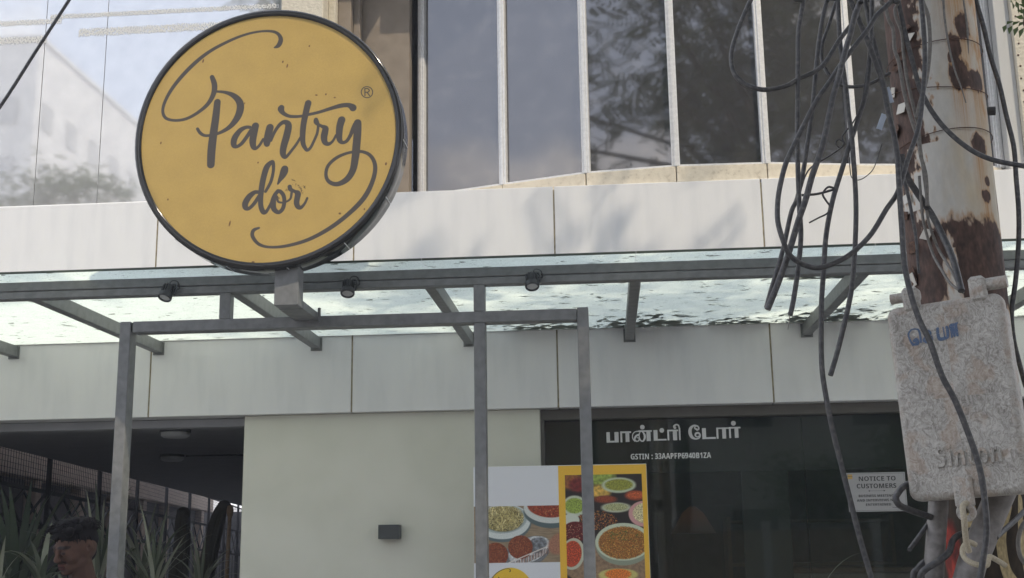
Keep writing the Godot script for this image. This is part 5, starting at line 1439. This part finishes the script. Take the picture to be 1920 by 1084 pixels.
func nets(st: SurfaceTool, list: Array, lo: Vector3, hi: Vector3, cell: float, k: float, paint: Callable) -> void:
	var nx := int((hi.x - lo.x) / cell) + 2
	var ny := int((hi.y - lo.y) / cell) + 2
	var nz := int((hi.z - lo.z) / cell) + 2
	var val := PackedFloat32Array()
	val.resize(nx * ny * nz)
	val.fill(1.0)
	# skip blocks far from the surface
	var blk := 4
	for bz in range(0, nz, blk):
		for by in range(0, ny, blk):
			for bx in range(0, nx, blk):
				var c := lo + Vector3(bx + blk / 2.0, by + blk / 2.0, bz + blk / 2.0) * cell
				var d0 := field(c, list, k)
				var far := absf(d0) > cell * blk * 1.1
				for z in range(bz, mini(bz + blk, nz)):
					for y in range(by, mini(by + blk, ny)):
						for x in range(bx, mini(bx + blk, nx)):
							val[(z * ny + y) * nx + x] = d0 if far else field(lo + Vector3(x, y, z) * cell, list, k)
	var ids := {}
	var pts := PackedVector3Array()
	for z in nz - 1:
		for y in ny - 1:
			for x in nx - 1:
				var i0 := (z * ny + y) * nx + x
				var inside := 0
				for c in 8:
					if val[i0 + (c & 1) + ((c >> 1) & 1) * nx + (c >> 2) * nx * ny] < 0: inside += 1
				if inside == 0 or inside == 8: continue
				var sum := Vector3.ZERO
				var cnt := 0
				for e in 12:
					var ax := e / 4
					var o1 := e & 1
					var o2 := (e >> 1) & 1
					var a := Vector3i.ZERO
					a[(ax + 1) % 3] = o1
					a[(ax + 2) % 3] = o2
					var b := a
					b[ax] = 1
					var va := val[i0 + a.x + a.y * nx + a.z * nx * ny]
					var vb := val[i0 + b.x + b.y * nx + b.z * nx * ny]
					if (va < 0) != (vb < 0):
						sum += Vector3(a).lerp(Vector3(b), va / (va - vb))
						cnt += 1
				ids[i0] = pts.size()
				pts.append(lo + (Vector3(x, y, z) + sum / cnt) * cell)
	var nor := PackedVector3Array()
	var cols := []
	for p in pts:
		var e := cell * 0.5
		nor.append(Vector3(field(p + Vector3(e, 0, 0), list, k) - field(p - Vector3(e, 0, 0), list, k), field(p + Vector3(0, e, 0), list, k) - field(p - Vector3(0, e, 0), list, k), field(p + Vector3(0, 0, e), list, k) - field(p - Vector3(0, 0, e), list, k)).normalized())
		cols.append(paint.call(p))
	var step := [1, nx, nx * ny]
	for z in range(1, nz - 1):
		for y in range(1, ny - 1):
			for x in range(1, nx - 1):
				var i0 := (z * ny + y) * nx + x
				for ax in 3:
					var s: bool = val[i0] < 0
					if s == (val[i0 + step[ax]] < 0): continue
					var u: int = step[(ax + 1) % 3]
					var w: int = step[(ax + 2) % 3]
					var q := [ids.get(i0, -1), ids.get(i0 - u, -1), ids.get(i0 - u - w, -1), ids.get(i0 - w, -1)]
					if -1 in q: continue
					for t in ([[0, 1, 2], [0, 2, 3]]):
						var a: int = q[t[0]]
						var b: int = q[t[1]]
						var c: int = q[t[2]]
						if (pts[c] - pts[a]).cross(pts[b] - pts[a]).dot(nor[a] + nor[b] + nor[c]) < 0:
							var sw := b
							b = c
							c = sw
						for v in [a, b, c]:
							st.set_normal(nor[v])
							st.set_color(cols[v])
							st.add_vertex(pts[v])

func hair_material() -> StandardMaterial3D:
	var m := mat("black hair", Color(0.009, 0.008, 0.009), 0.7)
	m.metallic_specular = 0.2
	return m

func make_person() -> void:
	var root := thing("person", "man with short wavy black hair in a dark maroon shirt, looking down to the left", "person", Vector3(-2.755, 0.0, -6.1))
	# head frame: looks to the left of the picture, a little towards the camera and down
	var hc := Vector3(0, 1.665, 0)
	var fwd := Vector3(-0.52, -0.22, 0.86).normalized()
	var right := fwd.cross(Vector3.UP).normalized() * 1.0
	var up := right.cross(fwd).normalized()
	var H := func(f: float, u: float, r: float) -> Vector3: return hc + fwd * f + up * u + right * r
	var head := [
		[H.call(-0.025, 0.035, 0.0), H.call(-0.02, 0.03, 0.0), 0.088, 0.088], [H.call(0.015, 0.03, 0.0), H.call(0.028, 0.02, 0.0), 0.076, 0.070],
		[H.call(-0.03, 0.0, 0.022), H.call(-0.03, 0.0, -0.022), 0.070, 0.070],
		[H.call(0.038, -0.03, 0.018), H.call(0.038, -0.03, -0.018), 0.046, 0.046], [H.call(0.052, -0.085, 0.012), H.call(0.052, -0.085, -0.012), 0.028, 0.028],
		[H.call(0.072, -0.104, 0.008), H.call(0.072, -0.104, -0.008), 0.016, 0.016],
		[H.call(-0.01, -0.06, 0.050), H.call(0.055, -0.098, 0.016), 0.024, 0.018], [H.call(-0.01, -0.06, -0.050), H.call(0.055, -0.098, -0.016), 0.024, 0.018],
		[H.call(0.072, -0.006, 0.040), H.call(0.060, -0.036, 0.046), 0.018, 0.018], [H.call(0.072, -0.006, -0.040), H.call(0.060, -0.036, -0.046), 0.018, 0.018],
		[H.call(0.086, 0.022, 0.040), H.call(0.093, 0.022, 0.012), 0.013, 0.012], [H.call(0.086, 0.022, -0.040), H.call(0.093, 0.022, -0.012), 0.013, 0.012],
		[H.call(0.093, 0.014, 0.0), H.call(0.116, -0.034, 0.0), 0.011, 0.0125], [H.call(0.106, -0.038, 0.011), H.call(0.106, -0.038, -0.011), 0.010, 0.010],
		[H.call(0.087, -0.066, 0.018), H.call(0.094, -0.063, 0.0), 0.009, 0.0095], [H.call(0.087, -0.066, -0.018), H.call(0.094, -0.063, 0.0), 0.009, 0.0095],
		[H.call(0.085, -0.079, 0.015), H.call(0.091, -0.079, 0.0), 0.009, 0.010], [H.call(0.085, -0.079, -0.015), H.call(0.091, -0.079, 0.0), 0.009, 0.010],
		[H.call(0.096, 0.0, 0.034), H.call(0.094, 0.0, 0.026), 0.012, 0.012, 0.008], [H.call(0.096, 0.0, -0.034), H.call(0.094, 0.0, -0.026), 0.012, 0.012, 0.008],
		[H.call(0.083, -0.002, 0.032), H.call(0.083, -0.002, 0.030), 0.0125, 0.0125], [H.call(0.083, -0.002, -0.032), H.call(0.083, -0.002, -0.030), 0.0125, 0.0125]]
	for s in [1.0, -1.0]:
		head.append([H.call(-0.022, 0.018, 0.079 * s), H.call(-0.012, -0.030, 0.075 * s), 0.015, 0.010])
		head.append([H.call(-0.030, 0.022, 0.085 * s), H.call(-0.034, 0.0, 0.087 * s), 0.009, 0.009])
		head.append([H.call(-0.016, 0.004, 0.094 * s), H.call(-0.018, -0.006, 0.094 * s), 0.009, 0.008, 0.004])
	head.append([Vector3(0.02, 1.60, -0.025), Vector3(0.045, 1.47, -0.05), 0.058, 0.064])
	head.append([Vector3(0.045, 1.46, -0.05), Vector3(0.05, 1.38, -0.05), 0.075, 0.10])
	var skin := Color(0.082, 0.046, 0.034)
	var lip := Color(0.075, 0.028, 0.024)
	var stubble := Color(0.05, 0.028, 0.021)
	var brow := Color(0.016, 0.012, 0.012)
	var skin_noise := noise(121, 24.0, 3)
	var paint := func(p: Vector3) -> Color:
		var q := p - hc
		var f := q.dot(fwd)
		var u := q.dot(up)
		var r := absf(q.dot(right))
		var c: Color = skin * (1.0 + 0.12 * skin_noise.get_noise_3d(p.x, p.y, p.z))
		if f > 0.055 and absf(u - 0.026 + 0.10 * maxf(0.0, r - 0.035)) < 0.0075 and r > 0.010 and r < 0.060: c = brow
		if f > 0.070 and absf(u + 0.003) < 0.0050 and r > 0.018 and r < 0.046: c = brow
		if f > 0.074 and u < -0.060 and u > -0.086 and r < 0.025: c = lip
		if f > 0.072 and absf(u + 0.0725) < 0.002 and r < 0.026: c = brow
		if f > 0.07 and u < -0.046 and u > -0.060 and r < 0.030: c = c.lerp(brow, 0.6)
		if u < -0.088 and f > 0.0: c = c.lerp(stubble, 0.4)
		return Color(c.r, c.g, c.b)
	var st := SurfaceTool.new()
	st.begin(Mesh.PRIMITIVE_TRIANGLES)
	# body from the neck down, standing at ease with the arms hanging
	var dx := Vector3(0.66, 0, 0.72).normalized()   # across the shoulders
	var fr := Vector3(-0.72, 0, 0.66).normalized()
	var B := func(a: float, y: float, f: float) -> Vector3: return Vector3(0.05, y, -0.05) + dx * a + fr * f
	var body := [
		[B.call(-0.06, 1.36, 0.0), B.call(0.06, 1.36, 0.0), 0.105, 0.105], [B.call(-0.165, 1.405, 0.0), B.call(0.165, 1.405, 0.0), 0.056, 0.056],
		[B.call(-0.06, 1.25, 0.02), B.call(0.06, 1.25, 0.02), 0.115, 0.115], [B.call(-0.05, 1.08, 0.01), B.call(0.05, 1.08, 0.01), 0.105, 0.105], [B.call(-0.07, 0.95, 0.0), B.call(0.07, 0.95, 0.0), 0.115, 0.115],
		[B.call(0.0, 1.40, 0.0), B.call(0.0, 1.50, 0.0), 0.08, 0.062]]
	for s in [1.0, -1.0]:
		body.append([B.call(0.19 * s, 1.39, 0.0), B.call(0.24 * s, 1.10, -0.01), 0.056, 0.044])
		body.append([B.call(0.24 * s, 1.10, -0.01), B.call(0.25 * s, 0.86, 0.06), 0.042, 0.028])
		body.append([B.call(0.25 * s, 0.86, 0.06), B.call(0.25 * s, 0.78, 0.075), 0.032, 0.034])
		for k in 4:
			body.append([B.call(0.25 * s, 0.78, 0.052 + 0.016 * k), B.call(0.245 * s, 0.70 - 0.008 * (1.5 - absf(k - 1.5)), 0.056 + 0.014 * k), 0.0095, 0.0075])
		body.append([B.call(0.245 * s, 0.84, 0.085), B.call(0.235 * s, 0.765, 0.115), 0.011, 0.009])
		body.append([B.call(0.09 * s, 0.92, 0.0), B.call(0.11 * s, 0.50, 0.015), 0.092, 0.058])
		body.append([B.call(0.11 * s, 0.50, 0.015), B.call(0.12 * s, 0.09, -0.01), 0.054, 0.036])
		body.append([B.call(0.12 * s, 0.045, -0.03), B.call(0.13 * s, 0.03, 0.15), 0.042, 0.030])
	nets(st, head, hc + Vector3(-0.17, -0.20, -0.19), hc + Vector3(0.17, 0.15, 0.18), 0.0055, 0.012, paint)
	nets(st, body, Vector3(-0.35, -0.01, -0.40), Vector3(0.42, 1.475, 0.32), 0.020, 0.03, func(p: Vector3) -> Color: return skin)
	var sm := mat("skin", Color.WHITE, 0.6)
	sm.metallic_specular = 0.28
	sm.vertex_color_use_as_albedo = true
	obj("body", st.commit(), sm, root)
	# hair: a full wavy crop in locks, swept up over the forehead
	var hair := []
	var hr := RandomNumberGenerator.new()
	hr.seed = 9
	hair.append([H.call(-0.035, 0.055, 0.0), H.call(-0.01, 0.062, 0.0), 0.090, 0.088])
	hair.append([H.call(-0.055, 0.02, 0.0), H.call(-0.06, -0.03, 0.0), 0.078, 0.055])
	hair.append([H.call(0.045, 0.088, 0.035), H.call(0.05, 0.092, -0.035), 0.040, 0.040])
	for k in 46:
		var f := hr.randf_range(-0.10, 0.085)
		var r := hr.randf_range(-0.085, 0.085)
		var u := 0.065 + sqrt(maxf(0.0, 0.0105 - f * f * 0.7 - r * r)) * 0.78
		var s := hr.randf_range(0.014, 0.024)
		hair.append([H.call(f, u, r), H.call(f + hr.randf_range(-0.03, 0.035), u + hr.randf_range(-0.008, 0.016), r + hr.randf_range(-0.03, 0.03)), s, s * 0.6])
	hair.append([H.call(0.2, -0.02, 0.0), H.call(0.105, -0.06, 0.0), 0.135, 0.07, 0.01])
	for s in [1.0, -1.0]:
		hair.append([H.call(0.035, 0.02, 0.078 * s), H.call(0.04, -0.04, 0.085 * s), 0.035, 0.05, 0.01])
		hair.append([H.call(-0.02, 0.012, 0.09 * s), H.call(-0.018, -0.04, 0.085 * s), 0.020, 0.022, 0.008])
	var hs := SurfaceTool.new()
	hs.begin(Mesh.PRIMITIVE_TRIANGLES)
	nets(hs, hair, hc + Vector3(-0.17, -0.12, -0.19), hc + Vector3(0.18, 0.21, 0.18), 0.0065, 0.010, func(p: Vector3) -> Color: return Color.WHITE)
	for k in 300:   # loose wavy locks over the crop
		var f := hr.randf_range(-0.105, 0.085)
		var r := hr.randf_range(-0.085, 0.085)
		var q := 0.0112 - f * f * 0.75 - r * r
		if q < 0.0: continue
		var u := 0.062 + sqrt(q) * 0.80
		if u < 0.085 and f > 0.03: continue
		var a := hr.randf_range(-0.9, 0.9) + (0.0 if f > -0.02 else PI)
		var l := hr.randf_range(0.025, 0.055)
		var pts := []
		for i in 5:
			var v := i / 4.0
			pts.append(H.call(f + cos(a + 1.4 * v) * l * v, u + 0.016 * sin(v * 2.6) - 0.012 * v * v + hr.randf_range(-0.002, 0.002), r + sin(a + 1.4 * v) * l * v * 0.8))
		add_tube(hs, smooth(pts, 2), hr.randf_range(0.004, 0.007), 0.0012, 5, false)
	for k in 70:   # uneven fringe, temples and nape
		var side := hr.randf_range(-1.0, 1.0)
		var az := side * 2.6
		var root_at: Vector3 = H.call(0.086 * cos(az) - 0.012, 0.062 + 0.022 * cos(az), 0.084 * sin(az))
		var out: Vector3 = (fwd * cos(az) + right * sin(az))
		var l := hr.randf_range(0.018, 0.040) * (1.0 if absf(az) < 1.2 else 1.25)
		var sway := right * hr.randf_range(-0.014, 0.014) + fwd * hr.randf_range(-0.004, 0.008)
		add_tube(hs, smooth([root_at + up * 0.012 - out * 0.006, root_at + out * 0.009 - up * l * 0.35 + sway * 0.5, root_at + out * 0.006 - up * l + sway], 3), hr.randf_range(0.0045, 0.0075), 0.0012, 5, false)
	hs.generate_normals()
	obj("hair", hs.commit(), hair_material(), root)
	# clothing over the body: shirt with an open neck, trousers, shoes
	var shirt := []
	for q in body.slice(0, 5): shirt.append([q[0], q[1], q[2] + 0.016, q[3] + 0.016])
	shirt[0] = [B.call(-0.06, 1.345, -0.005), B.call(0.06, 1.345, -0.005), 0.112, 0.112]
	for s in [1.0, -1.0]: shirt.append([B.call(0.185 * s, 1.385, 0.0), B.call(0.23 * s, 1.16, -0.005), 0.072, 0.068])
	shirt.append([B.call(0.0, 1.55, 0.02), B.call(0.0, 1.46, 0.045), 0.085, 0.075, 0.012])
	var ss := SurfaceTool.new()
	ss.begin(Mesh.PRIMITIVE_TRIANGLES)
	nets(ss, shirt, Vector3(-0.35, 0.78, -0.42), Vector3(0.42, 1.50, 0.34), 0.018, 0.03, func(p: Vector3) -> Color: return Color.WHITE)
	obj("shirt", ss.commit(), mat("maroon cloth", Color(0.055, 0.022, 0.022), 0.9), root)
	var legs := [[B.call(-0.07, 0.93, 0.0), B.call(0.07, 0.93, 0.0), 0.124, 0.124]]
	for s in [1.0, -1.0]:
		legs.append([B.call(0.09 * s, 0.9, 0.0), B.call(0.11 * s, 0.5, 0.015), 0.104, 0.076])
		legs.append([B.call(0.11 * s, 0.5, 0.015), B.call(0.12 * s, 0.13, -0.01), 0.074, 0.064])
	var ls := SurfaceTool.new()
	ls.begin(Mesh.PRIMITIVE_TRIANGLES)
	nets(ls, legs, Vector3(-0.35, 0.03, -0.42), Vector3(0.42, 1.08, 0.34), 0.022, 0.03, func(p: Vector3) -> Color: return Color.WHITE)
	obj("trousers", ls.commit(), mat("grey cloth", Color(0.05, 0.052, 0.06), 0.9), root)
	obj("neck_cord", tube([Vector3(0.115, 1.53, -0.07), Vector3(0.125, 1.49, -0.03), Vector3(0.105, 1.44, 0.05), Vector3(0.03, 1.39, 0.07)], 0.005), M["black fitting"], root)

# ---------------------------------------------------------------- what stands behind the camera and shows in the glass
func leaf_spray() -> ArrayMesh:   # a compound leaf: leaflets in pairs along a stalk
	var st := begin()
	for i in 7:
		for s in [-1.0, 1.0]:
			var z := -0.16 + i * 0.05
			var l := 0.085 * (1.0 - absf(i - 3) * 0.09)
			quad(st, Vector3(0, 0.01, z), Vector3(s * l * 0.5, 0.012, z - 0.016), Vector3(s * l, -0.012, z + 0.012), Vector3(s * l * 0.45, 0.004, z + 0.02), Vector3.UP)
	return done(st)

func crown_of(parent: Node3D, centre: Vector3, radii: Vector3, clumps: int, per: int, spray: Mesh, material: Material, seed_: int, size := 1.0) -> Array:
	var r := RandomNumberGenerator.new()
	r.seed = seed_
	var mm := MultiMesh.new()
	mm.transform_format = MultiMesh.TRANSFORM_3D
	mm.mesh = spray
	mm.instance_count = clumps * per
	var spots := []
	var i := 0
	for c in clumps:
		var d := Vector3(r.randfn(), r.randfn(), r.randfn()).normalized() * pow(r.randf(), 0.42)
		var at := centre + d * radii
		spots.append(at)
		var cr := r.randf_range(0.45, 1.0) * size
		for k in per:
			var o := Vector3(r.randfn() * cr, r.randfn() * cr * 0.55, r.randfn() * cr) * 0.62
			var b := Basis.from_euler(Vector3(r.randf_range(-0.7, 0.7), r.randf() * TAU, r.randf_range(-0.7, 0.7))).scaled(Vector3.ONE * r.randf_range(0.7, 1.5) * size)
			var put := at + o
			var w := put + parent.position
			var t := (w.z + 6.3) / 0.43   # sprays that would shade the sign are moved off, an added gap
			if Vector2(w.x - 0.42 * t + 1.86, w.y - 0.80 * t - 3.94).length() < 1.05: put.x += 2.5
			mm.set_instance_transform(i, Transform3D(b, put))
			i += 1
	var m := MultiMeshInstance3D.new()
	m.name = "crown"
	m.multimesh = mm
	m.material_override = material
	m.set_meta("kind", "stuff")
	parent.add_child(m, true)
	return spots

func tree(called: String, label: String, foot: Vector3, trunk_top: Vector3, radius: float, centre: Vector3, radii: Vector3, clumps: int, per: int, spray: Mesh, material: Material, seed_: int, size := 1.0) -> Node3D:
	var t := thing(called, label, "tree", foot)
	obj("trunk", tube([Vector3(0, -0.16, 0), (trunk_top - foot) * 0.4 + Vector3(0.15, 0, 0.1), trunk_top - foot], radius, radius * 0.55, 6, 14), M["bark"], t)
	var spots := crown_of(t, centre - foot, radii, clumps, per, spray, material, seed_, size)
	for k in range(0, spots.size(), 6):
		var e: Vector3 = spots[k]
		var s: Vector3 = (trunk_top - foot) * (0.8 + 0.03 * (k % 7))
		var lw := e + t.position
		var lt := (lw.z + 6.3) / 0.43
		if Vector2(lw.x - 0.42 * lt + 1.86, lw.y - 0.80 * lt - 3.94).length() < 1.05: continue  # limbs that would shade the sign are left out
		obj("limb", tube([s, s.lerp(e, 0.5) + Vector3(0, 0.35, 0), e], radius * 0.28, 0.02, 5, 7), M["bark"], t)
	return t

func far_block(called: String, label: String, lo: Vector3, hi: Vector3, material: Material, glass: Material) -> void:
	var b := thing(called, label, "building", Vector3.ZERO)
	obj("wall", box(lo, hi, 0.02), material, b)
	obj("parapet", box(Vector3(lo.x - 0.12, hi.y + 0.001, lo.z - 0.12), Vector3(hi.x + 0.12, hi.y + 0.28, hi.z + 0.12), 0.03), material, b)
	var y := lo.y + 1.2
	while y < hi.y - 1.8:
		var n := int((hi.x - lo.x) / 2.6)
		for k in n:
			var x := lo.x + (k + 0.5) * (hi.x - lo.x) / n
			var f := obj("window", box(Vector3(x - 0.62, y - 0.05, lo.z - 0.05), Vector3(x + 0.62, y + 1.45, lo.z - 0.004), 0.01), M["pale grey wall"], b)
			obj("pane", box(Vector3(x - 0.54, y + 0.03, lo.z - 0.058), Vector3(x + 0.54, y + 1.37, lo.z - 0.0505), 0.002), glass, f)
		var m := int((hi.z - lo.z) / 3.0)
		for k in m:
			var z := lo.z + (k + 0.5) * (hi.z - lo.z) / m
			var f := obj("window", box(Vector3(hi.x + 0.004, y - 0.05, z - 0.62), Vector3(hi.x + 0.05, y + 1.45, z + 0.62), 0.01), M["pale grey wall"], b)
			obj("pane", box(Vector3(hi.x + 0.0505, y + 0.03, z - 0.54), Vector3(hi.x + 0.058, y + 1.37, z + 0.54), 0.002), glass, f)
		y += 3.3

func make_street() -> void:
	var spray := leaf_spray()
	var green := mat("tree leaf", Color(0.045, 0.062, 0.022), 0.55)
	green.backlight_enabled = true
	green.backlight = Color(0.22, 0.30, 0.08)
	tree("street_tree", "large spreading tree on the pavement behind the camera, mirrored in the bow window", Vector3(4.6, 0.0, 2.2), Vector3(5.0, 5.4, 1.6), 0.34, Vector3(3.4, 11.0, 1.4), Vector3(9.0, 5.4, 5.6), 170, 80, spray, green, 201, 1.25)
	tree("street_tree", "second street tree further along the road to the right", Vector3(13.0, 0.0, 3.0), Vector3(13.0, 5.0, 2.5), 0.3, Vector3(12.6, 10.5, -0.5), Vector3(4.6, 4.6, 4.6), 70, 80, spray, green, 202, 1.25)
	tree("street_tree", "small tree across the road before the white house", Vector3(-13.2, 0.0, 9.4), Vector3(-13.2, 7.6, 9.2), 0.16, Vector3(-13.2, 9.4, 9.2), Vector3(1.9, 1.7, 1.6), 40, 70, spray, green, 203, 0.8)
	far_block("white_house", "tall narrow white house beyond the road, mirrored in the left glazing", Vector3(-33.0, -0.16, 40.0), Vector3(-30.0, 28.9, 64.0), M["white wall"], M["pale blind"])
	far_block("grey_house", "grey two storey house across the road behind the large tree", Vector3(2.0, -0.16, 11.0), Vector3(20.0, 6.4, 22.0), M["pale grey wall"], M["window glass far"])
	far_block("ochre_house", "low ochre house row across the road, mirrored in the shop glass", Vector3(-11.5, -0.16, 10.5), Vector3(1.5, 5.2, 18.0), M["ochre wall"], M["window glass far"])
	var cw := thing("compound_wall", "ochre compound wall with grey piers across the road below the grey house", "wall")
	for k in 6:
		obj("wall_bay", box(Vector3(1.2 + k * 2.4, -0.16, 9.12), Vector3(3.42 + k * 2.4, 1.9, 9.28), 0.01), M["ochre wall"], cw)
		obj("wall_pier", box(Vector3(3.421 + k * 2.4, -0.16, 9.06), Vector3(3.599 + k * 2.4, 2.1, 9.34), 0.01), M["pale grey wall"], cw)
	tree("shrub", "bushy shrub behind the compound wall across the road, the left one of two", Vector3(4.6, 0.0, 10.0), Vector3(4.6, 2.0, 10.0), 0.07, Vector3(4.6, 2.9, 10.0), Vector3(1.1, 0.9, 0.6), 20, 60, spray, green, 204, 0.6)
	tree("shrub", "taller shrub behind the compound wall across the road, further right", Vector3(7.4, 0.0, 10.1), Vector3(7.4, 2.4, 10.1), 0.08, Vector3(7.4, 3.4, 10.1), Vector3(1.2, 1.2, 0.6), 24, 60, spray, green, 205, 0.6)
	# compound leaves of a twig that reaches into the picture at the right edge
	var tw := thing("leafy_twig", "green compound leaf twig at the right edge beside the cream wall", "twig", Vector3(1.132, 2.972, -3.000))
	obj("stem", tube([Vector3(0.9, 2.2, 0.3), Vector3(0.25, 0.7, 0.1), Vector3(0.02, 0.08, 0), Vector3(0.0, -0.02, 0)], 0.008, 0.002, 5, 6), M["bark"], tw)
	for k in 5:
		var o := obj("leaf", spray, green, tw, Vector3(-0.004 + 0.01 * k, -0.02 + 0.035 * k, 0.0))
		o.transform.basis = Basis.from_euler(Vector3(0.5, 0.7 + k * 1.3, 1.0)).scaled(Vector3.ONE * 0.36)
